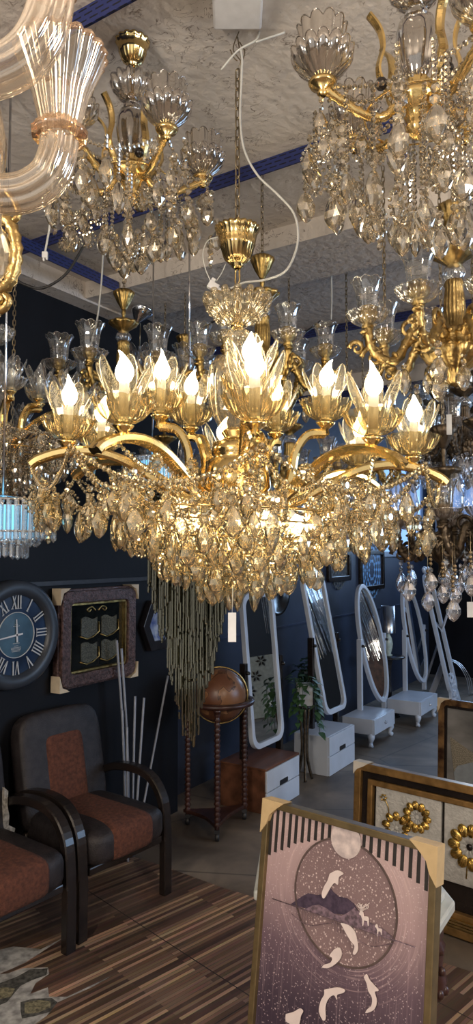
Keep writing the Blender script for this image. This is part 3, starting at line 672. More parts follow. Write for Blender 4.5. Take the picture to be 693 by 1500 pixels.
# lamp on a little round table
q = aty(576, 968, 2.5); t = thing('side_table', 'small round black table between the two oval mirrors', 'table', (q.x, 2.55, 0)); hz = .60
b = MB(); b.lathe([(0, hz - .02), (.16, hz - .02), (.168, hz - .01), (.16, hz), (0, hz)], 32); ob('top', b, 'ebony', t)
b = MB(); b.lathe([(.0, 0), (.11, .0), (.10, .02), (.03, .05), (.02, .15), (.035, .25), (.02, .35), (.03, .5), (.05, hz - .02)], 16); ob('pedestal', b, 'ebony', t)
t = thing('table_lamp', 'table lamp with a silver drum shade and pale ceramic vase base on round table', 'lamp', (q.x, 2.55, hz + .001))
b = MB(); b.lathe([(0, 0), (.04, 0), (.042, .012), (.025, .02), (.04, .07), (.048, .12), (.035, .18), (.018, .215), (.02, .235), (.0, .236)], 24, 12, .04); ob('base', b, 'ceramic', t)
b = MB(); b.lathe([(.075, .23), (.07, .5), (.066, .5), (.071, .23)], 32); ob('shade', b, pm('silver_foil_shade', (.50, .52, .56), .22, 1, .2, 20, stretch=(1, 1, .05)), t)
b = MB(); b.tube([(0, 0, .23), (0, 0, .36)], .006, 6); b.tube([(-.07, 0, .26), (.07, 0, .26)], .002, 5); ob('socket', b, 'chrome', t)
# pictures and disc on the navy wall
def smallpic(px, label, inner, motif):
    q = [aty(a, c, 2.945) for a, c in px]; x0, x1 = q[0].x, q[1].x; z1, z0 = max(q[0].z, q[1].z), min(q[2].z, q[3].z)
    w, h = (x1 - x0) / 2, (z1 - z0) / 2
    t = thing('framed_picture', label, 'picture', ((x0 + x1) / 2, 2.945, (z0 + z1) / 2))
    b = MB(); b.ring(rrect(w, h, .03), rrect(w - .05, h - .05, .02), -.03, .003); ob('frame', b, 'ebony', t, bevel=.004)
    b = MB(); b.box((0, -.004, 0), (2 * w - .09, .01, 2 * h - .09)); ob('panel', b, inner, t)
    b = MB()
    for k, r_ in enumerate((.28, .48, .68, .85)):
        n = 10 + 5 * k; b.M = Matrix.Identity(4); re = r_ * (w - .06); b.ring(ell(re + .003, re * 1.25 + .003), ell(re - .003, re * 1.25 - .003), -.0115, -.009); b.box((0, -.0095, 0), (2 * re, .001, .003))
        for i in range(n):
            a = 2 * PI * i / n; r2 = r_ * (w - .06); b.M = Matrix.Translation((r2 * cos(a), -.011, r2 * 1.25 * sin(a))); b.prism([(.017 * cos(c_), .020 * sin(c_)) for c_ in [PI / 3 * j for j in range(6)]], -.001, .002)
    ob('mandala', b, motif, t)
smallpic([(525, 806), (560, 806), (560, 862), (525, 862)], 'dark framed picture with a bright blue mandala on the navy wall', pm('navy_print', (.02, .035, .08), .4, 0, .3), pm('blue_print', (.22, .48, .85), .5, 0, .2))
smallpic([(478, 806), (511, 806), (511, 850), (478, 850)], 'dark framed picture with a dim grey mandala beside the blue one', pm('dark_print', (.025, .024, .022), .4, 0, .3), pm('grey_print', (.07, .065, .055), .5, 0, .2))
p = aty(404, 866, 2.94); t = thing('wall_clock', 'plain round black wall clock behind the first cheval mirror', 'clock', p)
b = MB(); b.M = Matrix.Rotation(PI / 2, 4, 'X'); b.lathe([(.002, .01), (.17, .01), (.18, .03), (.205, .03), (.21, .0), (.21, -.01)], 40); ob('rim', b, 'ebony', t)
b = MB(); b.prism([(-.004, 0), (.004, 0), (.001, .1), (-.001, .1)], -.03, -.02); b.prism([(0, -.004), (0, .004), (.14, .003), (.14, -.003)], -.03, -.02); ob('hands', b, 'white', t)
# ------------------------------------------------------------------ leaning pictures in front
class Pic:
    def __init__(s, tl, d, vp, le):
        TL = P(tl[0], tl[1], d); r = (-ray(vp, 808)); r.z = 0; r.normalize()
        ra_ = ray(*le); dd = (TL - CAM).dot(r) / ra_.dot(r); bl = CAM + ra_ * dd
        up = (TL - bl).normalized(); up = (up - r * up.dot(r)).normalized()
        s.h = (TL.z - .006) / up.z; s.o = TL - up * s.h; s.M = plane_frame(s.o, r, up); s.I = s.M.inverted(); s.n = s.M.to_3x3() @ Vector((0, 1, 0))
    def uv(s, px, py):
        p = s.I @ on(px, py, s.o, s.n); return (p.x, p.z)
K = Pic((391, 1170), 1.86, -915, (366, 1497))
w_ = K.uv(644, 1234)[0]; h_ = K.h
t = thing('koi_picture', 'tall pink and purple picture of white koi under a moon, with gold corners', 'picture', mat=K.M)
def rect(x0, x1, z0, z1): return [(x0, z0), (x1, z0), (x1, z1), (x0, z1)]
b = MB(); fw = .017; b.ring(rect(0, w_, 0, h_), rect(fw, w_ - fw, fw, h_ - fw), -.012, .022); ob('frame', b, 'goldframe', t, bevel=.002)
ctr = K.uv(504, 1320); rad = (abs(K.uv(421, 1300)[0] - ctr[0]) + abs(K.uv(589, 1350)[0] - ctr[0]) + abs(K.uv(521, 1405)[1] - ctr[1]) + abs(K.uv(466, 1237)[1] - ctr[1])) / 4 * 1.02
m, tt = nt('koi_print'); out = N(tt, 'ShaderNodeOutputMaterial'); bs = N(tt, 'ShaderNodeBsdfPrincipled'); bs.inputs['Roughness'].default_value = .5
tc = N(tt, 'ShaderNodeTexCoord'); sx = N(tt, 'ShaderNodeSeparateXYZ'); L(tt, tc.outputs['Object'], sx.inputs[0])
mr = N(tt, 'ShaderNodeMapRange'); mr.inputs['From Min'].default_value = h_ * .38; mr.inputs['From Max'].default_value = h_ * .98; L(tt, sx.outputs['Z'], mr.inputs['Value'])
ra = N(tt, 'ShaderNodeValToRGB'); e = ra.color_ramp.elements; e[0].color = (.030, .019, .036, 1); e[1].color = (.50, .37, .36, 1)
for p_, c_ in ((.3, (.052, .034, .054, 1)), (.5, (.135, .088, .115, 1)), (.72, (.38, .265, .275, 1))): x = e.new(p_); x.color = c_
L(tt, mr.outputs[0], ra.inputs[0])
def vm(op, a, c=None):
    n = N(tt, 'ShaderNodeVectorMath', operation=op); L(tt, a, n.inputs[0])
    if c is not None: n.inputs[1].default_value = c
    return n
def mt(op, a, c=None, c2=None):
    n = N(tt, 'ShaderNodeMath', operation=op)
    if hasattr(a, 'links'): L(tt, a, n.inputs[0])
    else: n.inputs[0].default_value = a
    if c is not None:
        if hasattr(c, 'links'): L(tt, c, n.inputs[1])
        else: n.inputs[1].default_value = c
    return n.outputs[0]
off = vm('SUBTRACT', tc.outputs['Object'], (ctr[0], 0, ctr[1])); ln = vm('LENGTH', off.outputs[0]).outputs['Value']
sp = N(tt, 'ShaderNodeSeparateXYZ'); L(tt, off.outputs[0], sp.inputs[0]); an = mt('ARCTAN2', sp.outputs['X'], sp.outputs['Z'])
cb = N(tt, 'ShaderNodeCombineXYZ'); L(tt, mt('MULTIPLY', ln, 260), cb.inputs[0]); L(tt, mt('MULTIPLY', an, 1.3), cb.inputs[1])
sn = N(tt, 'ShaderNodeTexNoise'); sn.inputs['Scale'].default_value = 1; sn.inputs['Detail'].default_value = 3; L(tt, cb.outputs[0], sn.inputs['Vector'])
sm = N(tt, 'ShaderNodeMapRange'); sm.inputs['From Min'].default_value = .52; sm.inputs['From Max'].default_value = .72; sm.inputs['To Max'].default_value = .65; L(tt, sn.outputs['Fac'], sm.inputs['Value'])
msk = N(tt, 'ShaderNodeMapRange'); msk.inputs['From Min'].default_value = rad * 1.0; msk.inputs['From Max'].default_value = rad * 1.75; msk.inputs['To Min'].default_value = 1; msk.inputs['To Max'].default_value = 0; L(tt, ln, msk.inputs['Value'])
fa = mt('MULTIPLY', sm.outputs[0], msk.outputs[0])
m1 = N(tt, 'ShaderNodeMixRGB'); m1.inputs[2].default_value = (.68, .50, .50, 1); L(tt, fa, m1.inputs[0]); L(tt, ra.outputs[0], m1.inputs[1])
vs = N(tt, 'ShaderNodeMapping'); vs.inputs['Scale'].default_value = (190, 1, 6); L(tt, tc.outputs['Object'], vs.inputs[0]); vn = N(tt, 'ShaderNodeTexNoise'); vn.inputs['Scale'].default_value = 1; L(tt, vs.outputs[0], vn.inputs['Vector'])
vr = N(tt, 'ShaderNodeMapRange'); vr.inputs['From Min'].default_value = .55; vr.inputs['From Max'].default_value = .8; vr.inputs['To Max'].default_value = .4; L(tt, vn.outputs['Fac'], vr.inputs['Value'])
m2 = N(tt, 'ShaderNodeMixRGB'); m2.inputs[2].default_value = (.50, .36, .40, 1); L(tt, vr.outputs[0], m2.inputs[0]); L(tt, m1.outputs[0], m2.inputs[1])
def speck(src, scale, th, col, fac):
    v = N(tt, 'ShaderNodeTexVoronoi'); v.inputs['Scale'].default_value = scale; L(tt, tc.outputs['Object'], v.inputs['Vector'])
    k_ = N(tt, 'ShaderNodeMapRange'); k_.inputs['From Min'].default_value = th * .5; k_.inputs['From Max'].default_value = th; k_.inputs['To Min'].default_value = fac; k_.inputs['To Max'].default_value = 0; L(tt, v.outputs['Distance'], k_.inputs['Value'])
    q_ = N(tt, 'ShaderNodeMixRGB'); q_.inputs[2].default_value = c4(col); L(tt, k_.outputs[0], q_.inputs[0]); L(tt, src, q_.inputs[1]); return q_.outputs[0]
s3 = speck(m2.outputs[0], 150, .26, (.62, .50, .52), .75); L(tt, s3, bs.inputs['Base Color']); L(tt, bs.outputs[0], out.inputs[0])
b = MB(); b.box((w_ / 2, .006, h_ / 2), (w_ - .02, .012, h_ - .02)); ob('printed_panel', b, m, t)
m, tt = nt('disc_print'); out = N(tt, 'ShaderNodeOutputMaterial'); bs = N(tt, 'ShaderNodeBsdfPrincipled'); bs.inputs['Roughness'].default_value = .5; tc = N(tt, 'ShaderNodeTexCoord')
no = N(tt, 'ShaderNodeTexNoise'); no.inputs['Scale'].default_value = 8; L(tt, tc.outputs['Object'], no.inputs['Vector']); r5 = N(tt, 'ShaderNodeValToRGB'); r5.color_ramp.elements[0].color = (.19, .125, .13, 1); r5.color_ramp.elements[1].color = (.25, .17, .175, 1); L(tt, no.outputs['Fac'], r5.inputs[0])
s3 = speck(speck(r5.outputs[0], 120, .30, (.75, .62, .6), .85), 190, .24, (.6, .48, .48), .6); L(tt, s3, bs.inputs['Base Color']); L(tt, bs.outputs[0], out.inputs[0])
b = MB(); b.M = Matrix.Translation((ctr[0], 0, ctr[1])); b.prism(ell(rad, rad), -.0015, .004); ob('night_disc', b, m, t)
b = MB(); b.M = Matrix.Translation((ctr[0], 0, ctr[1])); b.ring(ell(rad + .004, rad + .004), ell(rad, rad), -.004, .003); ob('disc_rim', b, pm('taupe_line', (.10, .07, .065), .4, 0, .2), t)
PW_ = pm('print_white', (.72, .62, .60), .6, 0, .05, 30); PD = pm('print_dark_purple', (.035, .022, .045), .6, 0, 0, 90, col2=(.075, .05, .085)); PG = pm('print_mauve', (.16, .11, .14), .6, 0, .5, 120)
Q = lambda x, y: K.uv(346 + x / 2, 1150 + y / 2)
def pol(pts, y, m, nm): b = MB(); b.prism([Q(*p) for p in pts], y - .0012, y + .001); return ob(nm, b, m, t)
mo = K.uv(508, 1230); b = MB(); b.M = Matrix.Translation((mo[0], 0, mo[1])); b.prism(ell(.041, .041), -.005, .0)
ob('moon', b, pm('moon_print', (.70, .60, .57), .7, 0, 0, 45, col2=(.45, .38, .38)), t)
pol([(162, 348), (196, 325), (212, 316), (238, 322), (262, 318), (275, 296), (286, 312), (302, 326), (326, 330), (346, 346), (362, 372), (340, 380), (250, 372)], -.0028, PD, 'mountain')
pol([(205, 362), (225, 352), (245, 349), (268, 360), (290, 376), (312, 382), (330, 372), (350, 357), (366, 372), (388, 398), (420, 412), (448, 432), (466, 448), (330, 404)], -.0045, PG, 'near_hills')
koi = [[(278, 258), (300, 248), (318, 258), (305, 268), (302, 290), (292, 285), (280, 300), (262, 330), (255, 318), (262, 295), (272, 278)],
 [(310, 402), (330, 405), (350, 425), (358, 450), (361, 478), (353, 494), (346, 490), (351, 470), (340, 455), (325, 430)],
 [(292, 478), (306, 474), (313, 488), (310, 505), (295, 522), (275, 533), (257, 532), (262, 524), (280, 518), (286, 504), (278, 497)],
 [(262, 597), (300, 590), (322, 598), (318, 606), (300, 612), (299, 626), (291, 613), (276, 622), (266, 645), (266, 682), (258, 685), (247, 660), (252, 630), (262, 612)],
 [(378, 560), (386, 552), (396, 570), (412, 588), (421, 600), (410, 604), (416, 630), (408, 655), (384, 665), (388, 654), (400, 643), (402, 620), (391, 600), (387, 580)],
 [(150, 668), (172, 662), (190, 652), (200, 660), (194, 674), (188, 702), (176, 724), (158, 722), (164, 700), (150, 688)]]
for k_ in koi: pol([(p.x, p.y) for p in arc([(x, y, 0) for x, y in k_ + k_[:1]], 4)[:-1]], -.0058, PW_, 'koi')
for dx, dy, s_ in ((366, 366, 1.0), (412, 406, .7)):
    d = lambda x, y: (dx + x * s_, dy + y * s_)
    pol([d(*p) for p in [(2, 0), (6, -2), (10, 6), (12, 16), (24, 18), (27, 24), (26, 44), (24, 44), (22, 30), (13, 28), (10, 44), (8, 44), (8, 26), (4, 14), (-2, 10)]], -.006, PW_, 'deer')
b = MB()
for i in range(26):
    x0, y0 = 368 + random.uniform(-2, 10), 366; q = [(x0, y0)]
    for k in range(3): q.append((q[-1][0] + random.uniform(-10, 14), q[-1][1] - random.uniform(3, 9)))
    b.tube([(lambda u: (u[0], -.0064, u[1]))(Q(*p)) for p in q], .0005, 4)
ob('antlers', b, PW_, t)
b = MB()
for p, q, r_ in (((110, 331), (527, 472), .0012), ((165, 350), (470, 455), .0006)):
    a, c = Q(*p), Q(*q); b.tube([(a[0], -.0062, a[1]), (c[0], -.0062, c[1])], r_, 5)
for i in range(34):
    x = 180 + i * 8; a, c = Q(x, 352 + (x - 162) * .34), Q(x, 372 + (x - 162) * .30 + 18 * sin(i * .5)); b.tube([(a[0], -.0052, a[1]), (c[0], -.0052, c[1])], .0004, 4)
sh = [Q(x, 355 + (x - 165) * .34 + 20 + 16 * sin((x - 165) * .035)) for x in range(165, 470, 8)]; b.tube([(p[0], -.0052, p[1]) for p in sh], .0007, 4)
ob('shore_lines', b, PG, t)
b = MB(); q1 = lambda x, y: K.uv(380 + x / 4.95, 1160 + y / 4.95); q2 = lambda x, y: K.uv(500 + x / 3.59, 1160 + y / 3.59)
GL = [((98, 145), (72, 455)), ((137, 128), (118, 437)), ((182, 130), (165, 422)), ((232, 135), (213, 403)), ((272, 150), (263, 375)), ((320, 155), (312, 368)), ((368, 165), (360, 360)), ((415, 180), (408, 352)), ((463, 195), (458, 352)), ((515, 205), (506, 345))]
GR = [((123, 192), (120, 290)), ((160, 203), (157, 322)), ((203, 213), (198, 345)), ((243, 222), (240, 362)), ((285, 235), (280, 390)), ((325, 245), (320, 415)), ((370, 258), (362, 452)), ((412, 270), (405, 480)), ((455, 285), (447, 520))]
SLB = pm('slot_black', (.02, .017, .016), .5, 0, .3)
for GQ, qq in ((GL, q1), (GR, q2)):
    b = MB()
    for a, c in [(qq(*a), qq(*c)) for a, c in GQ]: x = (a[0] + c[0]) / 2; b.prism(rect(x - .0042, x + .0042, c[1], h_ - .02), -.0012, .004)
    ob('slot_pattern', b, SLB, t)
for sx, sz in ((0, 1), (1, 1)):
    f = lambda x, z: (x - .003 if not sx else w_ + .003 - x, h_ + .003 - z); b = MB()
    b.prism([f(0, 0), f(.068, 0), f(.045, .018), f(.026, .036), f(.018, .06), f(0, .085)], -.016, .024); ob('corner_guard', b, pm('gold_card', (.52, .38, .20), .6, 0, .08), t)
# ---- gold flower picture
G = Pic((524, 1114), 3.42, -900, (521, 1215)); t = thing('flower_picture', 'wide gold and black frame with two white panels of gold flowers, behind the koi picture', 'picture', mat=G.M)
x0, zt = G.uv(553, 1149); x1 = G.uv(648, 1172)[0]; x2 = G.uv(653, 1174)[0]; zb = G.uv(650, 1287)[1]; gh = G.h; gw = x2 + (x1 - x0) + x0
MW = pm('brown_gold_moulding', (.36, .21, .075), .33, .6, .3, 20)
for a, c, y0, y1, mm in ((0, .035, -.03, .02, MW), (.035, x0 * .62, -.012, .015, M['ebony']), (x0 * .62, x0 * .86, -.022, .015, MW)):
    b = MB(); b.ring(rect(a, gw - a, a, gh - a), rect(c, gw - c, c, gh - c), y0, y1); ob('frame', b, mm, t, bevel=.004)
b = MB(); b.box((gw / 2, .01, gh / 2), (gw - .03, .01, gh - .03)); ob('backing', b, 'ebony', t)
b = MB()
for i in range(3): b.box((gw / 2, -.034, (zb * .22) + .012 * i), (gw - .02, .01, .009))
ob('ledge_moulding', b, 'gold', t)
WP = pm('white_relief_panel', (.52, .51, .48), .7, 0, .1, 40, .5, 70)
for a, c in ((x0, x1), (x2, x2 + x1 - x0)):
    b = MB(); b.box(((a + c) / 2, -.003, (zt + zb) / 2), (c - a, .02, zt - zb)); ob('panel', b, WP, t, bevel=.003)
def flower(c, r_, n, a0=0, part=1.0, core=True):
    u = G.uv(*c); b = MB(); s = MB()
    for i in range(n):
        a = a0 + 2 * PI * part * i / n; dx, dz = cos(a), sin(a)
        b.M = Matrix.Translation((u[0] + dx * r_ * .72, -.018, u[1] + dz * r_ * .72)) @ Matrix.Rotation(-a, 4, 'Y'); b.sell((0, 0, 0), (r_ * .62, .016, r_ * .48), 1, .75, 14, 6)
        for kk in (-1, 0, 1): b.tube([(-r_ * .26, -.006, kk * r_ * .04), (r_ * .22, -.008, kk * r_ * .10)], .0022, 5)
        s.M = Matrix.Translation((u[0], 0, u[1])) @ Matrix.Rotation(-a, 4, 'Y')
        for k in (-1, 0, 1): s.tube([(r_ * .12, -.016, 0), (r_ * .62, -.016, k * r_ * .07)], .0022, 5)
    fo = ob('flower', b, pm('gold_leaf', (.62, .42, .12), .25, .9, .5, 50), t); ob('stamens', s, WP, fo)
    if core: b = MB(); b.ball((u[0], -.016, u[1]), r_ * .16, 12, 6, (1, .6, 1)); ob('flower_centre', b, 'ebony' if core == 2 else WP, fo)
px = abs(G.uv(613, 1195)[0] - G.uv(623, 1197)[0]) / 10
flower((613, 1196), 21 * px, 11); flower((583, 1212), 22 * px, 9, .2); flower((690, 1240), 29 * px, 11, .3, core=2); flower((565, 1167), 5 * px, 6)
b = MB(); a, c = G.uv(565, 1168), G.uv(572, 1190); b.tube(arc([(a[0], -.014, a[1]), ((a[0] + c[0]) / 2 + .008, -.016, (a[1] + c[1]) / 2), (c[0], -.014, c[1])], 5), .003, 5); a, c = G.uv(687, 1256), G.uv(685, 1286); b.tube([(a[0], -.014, a[1]), (c[0], -.014, c[1])], .003, 5); ob('stems', b, 'brass_old', t)
f = lambda x, z: (x - .004, gh + .004 - z); b = MB(); b.prism([f(0, 0), f(.08, 0), f(.05, .02), f(.02, .035), f(0, .06)], -.034, .022); ob('corner_guard', b, 'cardw', t)
# ---- dark framed mosaic picture
D = Pic((644, 1022), 4.12, -900, (643, 1120)); t = thing('mosaic_picture', 'dark framed grey picture with a glittering mosaic patch, behind the gold flower picture', 'picture', mat=D.M); dh = D.h; dw = .62
b = MB(); b.ring(rrect(dw / 2, dh / 2, .02), rrect(dw / 2 - .035, dh / 2 - .035, .02), -.02, .015); ob('frame', b, pm('tortoise_frame', (.045, .02, .012), .25, .3, 0, 14, col2=(.30, .17, .07)), t, (dw / 2, 0, dh / 2), bevel=.004)
b = MB(); b.ring(rect(.034, dw - .034, .034, dh - .034), rect(.05, dw - .05, .05, dh - .05), -.01, .01); ob('slip', b, 'ebony', t)
b = MB(); b.box((dw / 2, .004, dh / 2), (dw - .08, .01, dh - .08)); ob('panel', b, pm('silver_grey_print', (.20, .195, .19), .5, 0, .5, 3, stretch=(1, 1, 2.2)), t)
u = lambda x, y: D.uv(620 + x / 9.49, 1010 + y / 9.49)
b = MB(); e_ = u(693, 830); b.prism([u(375, 655), (e_[0] + .2, e_[1] - .12), (e_[0] + .2, e_[1] - .3), u(430, 1150)], -.004, .0)
ob('mosaic', b, pm('mosaic_chips', (.10, .085, .06), .3, .3, 0, 260, col2=(.55, .50, .40)), t)
b = MB(); b.prism([u(480, 1060), u(693, 1010), (dw - .06, .2), (dw - .06, .06), (.16, .06), u(430, 1150)], -.006, -.003); ob('pale_field', b, pm('pale_print', (.26, .29, .32), .5, 0, .1), t)
f = lambda x, z: (x - .003, dh + .003 - z); b = MB(); b.prism([f(0, 0), f(.075, 0), f(.04, .012), f(.02, .03), f(.012, .06), f(0, .085)], -.024, .016); ob('corner_guard', b, 'card', t)
# ---- marble topped carved table behind the koi picture
tz = .70; A, Bq, Cq = atz(642, 1289, tz), atz(667, 1320, tz), atz(640, 1362, tz); v = Vector((-.08, .55, 0))
top = [A, Bq, Cq, Cq + Vector((0, .22, 0)), Cq + v * .9, A + v, A + v * .5 + Vector((.03, 0, 0))]; k = len(top); cen = sum(top, Vector()) / k
t = thing('console_table', 'carved dark wood table with a white marble top behind the koi picture', 'table', (cen.x, cen.y, 0))
def slab(b, sc, z0, z1):
    q = [(p - cen) * sc for p in top]; b.add([(p.x, p.y, z) for z in (z0, z1) for p in q], [tuple(range(k - 1, -1, -1)), tuple(range(k, 2 * k))] + [(i, (i + 1) % k, (i + 1) % k + k, i + k) for i in range(k)], False)
b = MB(); slab(b, 1, tz - .028, tz); slab(b, .9, tz, tz + .02); slab(b, .86, tz + .02, tz + .035); o = ob('marble_top', b, pm('white_marble', (.50, .53, .50), .2, 0, 0, 9, col2=(.66, .68, .66)), t, bevel=.006)
b = MB(); slab(b, .88, tz - .10, tz - .0285); ob('apron', b, 'mahog', t, bevel=.004)
for i in (1, 2, 4, 5):
    q = (top[i] - cen); q = q * (1 - .085 / q.length); n_ = q.normalized(); b = MB()
    pts = arc([(q.x * .95, q.y * .95, tz - .04), tuple(q + n_ * .015 + Vector((0, 0, tz - .13))), tuple(q + n_ * .02 + Vector((0, 0, tz - .24))), tuple(q - n_ * .035 + Vector((0, 0, tz - .38))), tuple(q - n_ * .05 + Vector((0, 0, .2))), tuple(q - n_ * .02 + Vector((0, 0, .06))), tuple(q + n_ * .02 + Vector((0, 0, .0)))], 4)
    rr_ = [.04 * (1 - .6 * j / len(pts)) + .008 * sin(j * 1.9) for j in range(len(pts))]; b.tube(pts, rr_, 10)
    for j in range(26):
        c = pts[random.randrange(0, 13)]; a = random.uniform(0, 6.28); b.ball((c[0] + .032 * cos(a), c[1] + .032 * sin(a), c[2]), random.uniform(.008, .016), 7, 5)
    ob('leg', b, 'mahog', t)
# ------------------------------------------------------------------ chandelier pieces
PEND = {}
def pend_meshes(key, mt_):
    """four drop shapes hung from their top: almond, long almond, pear in a bead ring, octagon chain, rosette"""
    out = {}
    for k in 'ALPDO':
        b = MB(); rp = random.uniform(-.3, .3)
        if k == 'A': b.octo((0, 0, -.009), .009, rp); b.octo((0, 0, -.029), .0105, rp + .6); b.almond((0, 0, -.038), .066, .0215, rp, .68, 10)
        elif k == 'L': b.octo((0, 0, -.009), .009, rp); b.almond((0, 0, -.018), .080, .020, rp, .68, 10)
        elif k == 'P':
            b.octo((0, 0, -.008), .008, rp); b.almond((0, 0, -.02), .052, .015, rp, .6)
            for i in range(14): a = 2 * PI * i / 14; b.bead((.0215 * sin(a) * cos(rp), .0215 * sin(a) * sin(rp), -.045 + .031 * cos(a)), .0046)
        elif k == 'D':
            for i in range(5): b.octo((0, 0, -.010 - .0225 * i), .0112 + .0014 * (i % 2), rp + i * .5)
        elif k == 'O':
            b.octo((0, 0, -.022), .017, rp, .5, 10)
            for i in range(12): a = 2 * PI * i / 12; b.bead((.021 * sin(a) * cos(rp), .021 * sin(a) * sin(rp), -.022 + .021 * cos(a)), .0052)
        out[k] = mesh(b, mt_)
    return out
for k_, m_ in (('crys', 'crys'), ('crys_s', 'crys_s'), ('crys_c', 'crys_c')): PEND[k_] = pend_meshes(k_, m_)
def hang(t, pts, key, nmax=96):
    """pts: (x, y, z, scale, kind). The ones nearest the viewer are parts of their own, the rest is one mass"""
    pts = sorted(pts, key=lambda p: p[1] + 1.5 * abs(p[2]) * 0 + (.15 if p[4] == 'D' else 0))
    for p in pts[:nmax]:
        o = ob('crystal_drop', None, None, t, p[:3], random.uniform(-.9, .9) + PI * random.randrange(2), me=PEND[key][p[4]]); o.scale = (p[3],) * 3
    b = MB()
    for p in pts[nmax:]:
        me = PEND[key][p[4]]; a = random.uniform(0, 6.28); b.M = Matrix.Translation(p[:3]) @ Matrix.Rotation(a, 4, 'Z') @ Matrix.Scale(p[3], 4)
        b.add([v.co for v in me.vertices], [tuple(q.vertices) for q in me.polygons], False)
    if len(pts) > nmax: ob('crystal_drops', b, key, t)['kind'] = 'stuff'
def dr(th): return sin(R(th)), -cos(R(th))
def bowl(b, s=1, z0=0, n=16):
    pr = [(.010, 0), (.014, .004), (.030, .008), (.046, .018), (.060, .034), (.068, .052), (.070, .060)]
    b.lathe([(r * s, z0 + z * s) for r, z in pr], n * 6, n, .10, amps=[0, 0, .1, .14, .14, .14, .18])
def tulip(b, s=1, z0=0, n=6, h=.143, r0=.0455):
    def fn(u, v):
        pt = abs(cos(n * PI * u)); hh = h * (.50 + .50 * pt ** 1.2); z = .012 + (hh - .012) * v
        r = r0 * (.42 + .36 * sin(min(1, v * 2.6) * PI / 2) - .06 * sin(PI * v) + (.16 + .52 * pt) * v ** 2.2) * (1 + .05 * abs(sin(n * 2 * PI * u)))
        return (s * r * cos(2 * PI * u), s * r * sin(2 * PI * u), z0 + s * z)
    b.grid(fn, n * 12, 12)
    b.tube([fn(i / (n * 16), 1) for i in range(n * 16)], .0015 * s, 5, closed=True)
def lotus(b, z0=0):
    for r0, r1, za, zb, n, ph in ((.016, .064, 0, .068, 14, 0), (.043, .050, .044, .118, 11, .5)):
        def fn(u, v):
            lo = abs(cos(n * PI * u + ph)) ** .6; z = za + (zb - za) * v * (.82 + .18 * lo)
            r = (r0 + (r1 - r0) * sin(v * PI * .6) / sin(PI * .6) * .98) * (.84 + .16 * lo) + .008 * max(0, v - .7)
            return (r * cos(2 * PI * u), r * sin(2 * PI * u), z0 + z)
        b.grid(fn, n * 8, 9)
        b.tube([fn(i / (n * 8), 1) for i in range(n * 8)], .0016, 5, closed=True)
def crown(b, z0=0, s=1, h=.085, flare=.046):
    def fn(u, v):
        sc = abs(cos(10 * PI * u)); r = s * (.026 + .004 * sin(v * PI) + (flare - .026) * max(0, v - .45) ** 1.6 * 2.4) * (1 + .05 * sc); z = z0 + s * h * v * (1 - .08 * (1 - sc) * v)
        return (r * cos(2 * PI * u), r * sin(2 * PI * u), z)
    b.grid(fn, 60, 10)
    b.tube([fn(i / 80, 1) for i in range(80)], .0018 * s, 5, closed=True); b.tube([fn(i / 60, .45) for i in range(60)], .0014 * s, 5, closed=True)
def scallop(b, r, z0, h, n=18):
    b.lathe([(r * .25, z0), (r * .55, z0 + h * .12), (r * .85, z0 + h * .5), (r, z0 + h)], n * 4, n, .1, amps=[0, .1, .16, .2])
    b.tube([(r * 1.08 * (1 + .2 * abs(cos(n * PI * i / (n * 6))) - .12) * cos(2 * PI * i / (n * 6)) / 1.08, r * (1 + .2 * abs(cos(n * PI * i / (n * 6))) - .12) * sin(2 * PI * i / (n * 6)), z0 + h) for i in range(n * 6)], .0015, 5, closed=True)
def candle(parent, s, z0, lit, bulbmat='bulb', bend=0):
    b = MB(); b.lathe([(.0115, .012), (.012, .098), (.009, .100), (0, .1)], 14, c=(0, 0, 0)); b.v = [(x * s, y * s, z0 + z * s) for x, y, z in b.v]; ob('candle_sleeve', b, 'cream', parent)
    if lit is None: return
    b = MB(); pts = [(0, 0, .1), (0, 0, .108), (0, 0, .120), (0, 0, .130), (.001, 0, .141), (.003, 0, .152), (.007, 0, .163), (.012, 0, .172), (.018, 0, .178)]
    rr_ = [.010, .017, .0215, .0215, .0175, .0115, .0065, .0035, .001]
    b.M = Matrix.Translation((0, 0, z0)) @ Matrix.Rotation(bend, 4, 'Z') @ Matrix.Scale(s, 4); b.tube(pts, rr_, 14); ob('candle_bulb', b, bulbmat if lit else 'clear', parent)
def bell(b, ztop, zbot, rt, n=20):
    h = ztop - zbot
    b.lathe([(0, ztop - h * .06), (rt * .9, ztop - h * .04), (rt, ztop - .004), (rt * .99, ztop - h * .10), (rt * .93, ztop - h * .16), (rt * .88, ztop - h * .2), (rt * .80, ztop - h * .42), (rt * .82, ztop - h * .45), (rt * .76, ztop - h * .5), (rt * .62, ztop - h * .75), (rt * .40, ztop - h * .86), (rt * .26, ztop - h * .9), (rt * .28, ztop - h * .95), (rt * .15, zbot)], n * 4, n, .03, amps=[0, 0, .12, .06, 0, .04, .04, 0, .05, .06, .12, 0, 0, 0])
SEC = [(x * 1.25, z * 1.9) for x, z in [(-.014, -.003), (-.010, -.006), (-.004, -.004), (.004, -.004), (.010, -.006), (.014, -.003), (.014, .003), (.010, .006), (.004, .004), (-.004, .004), (-.010, .006), (-.014, .003)]]
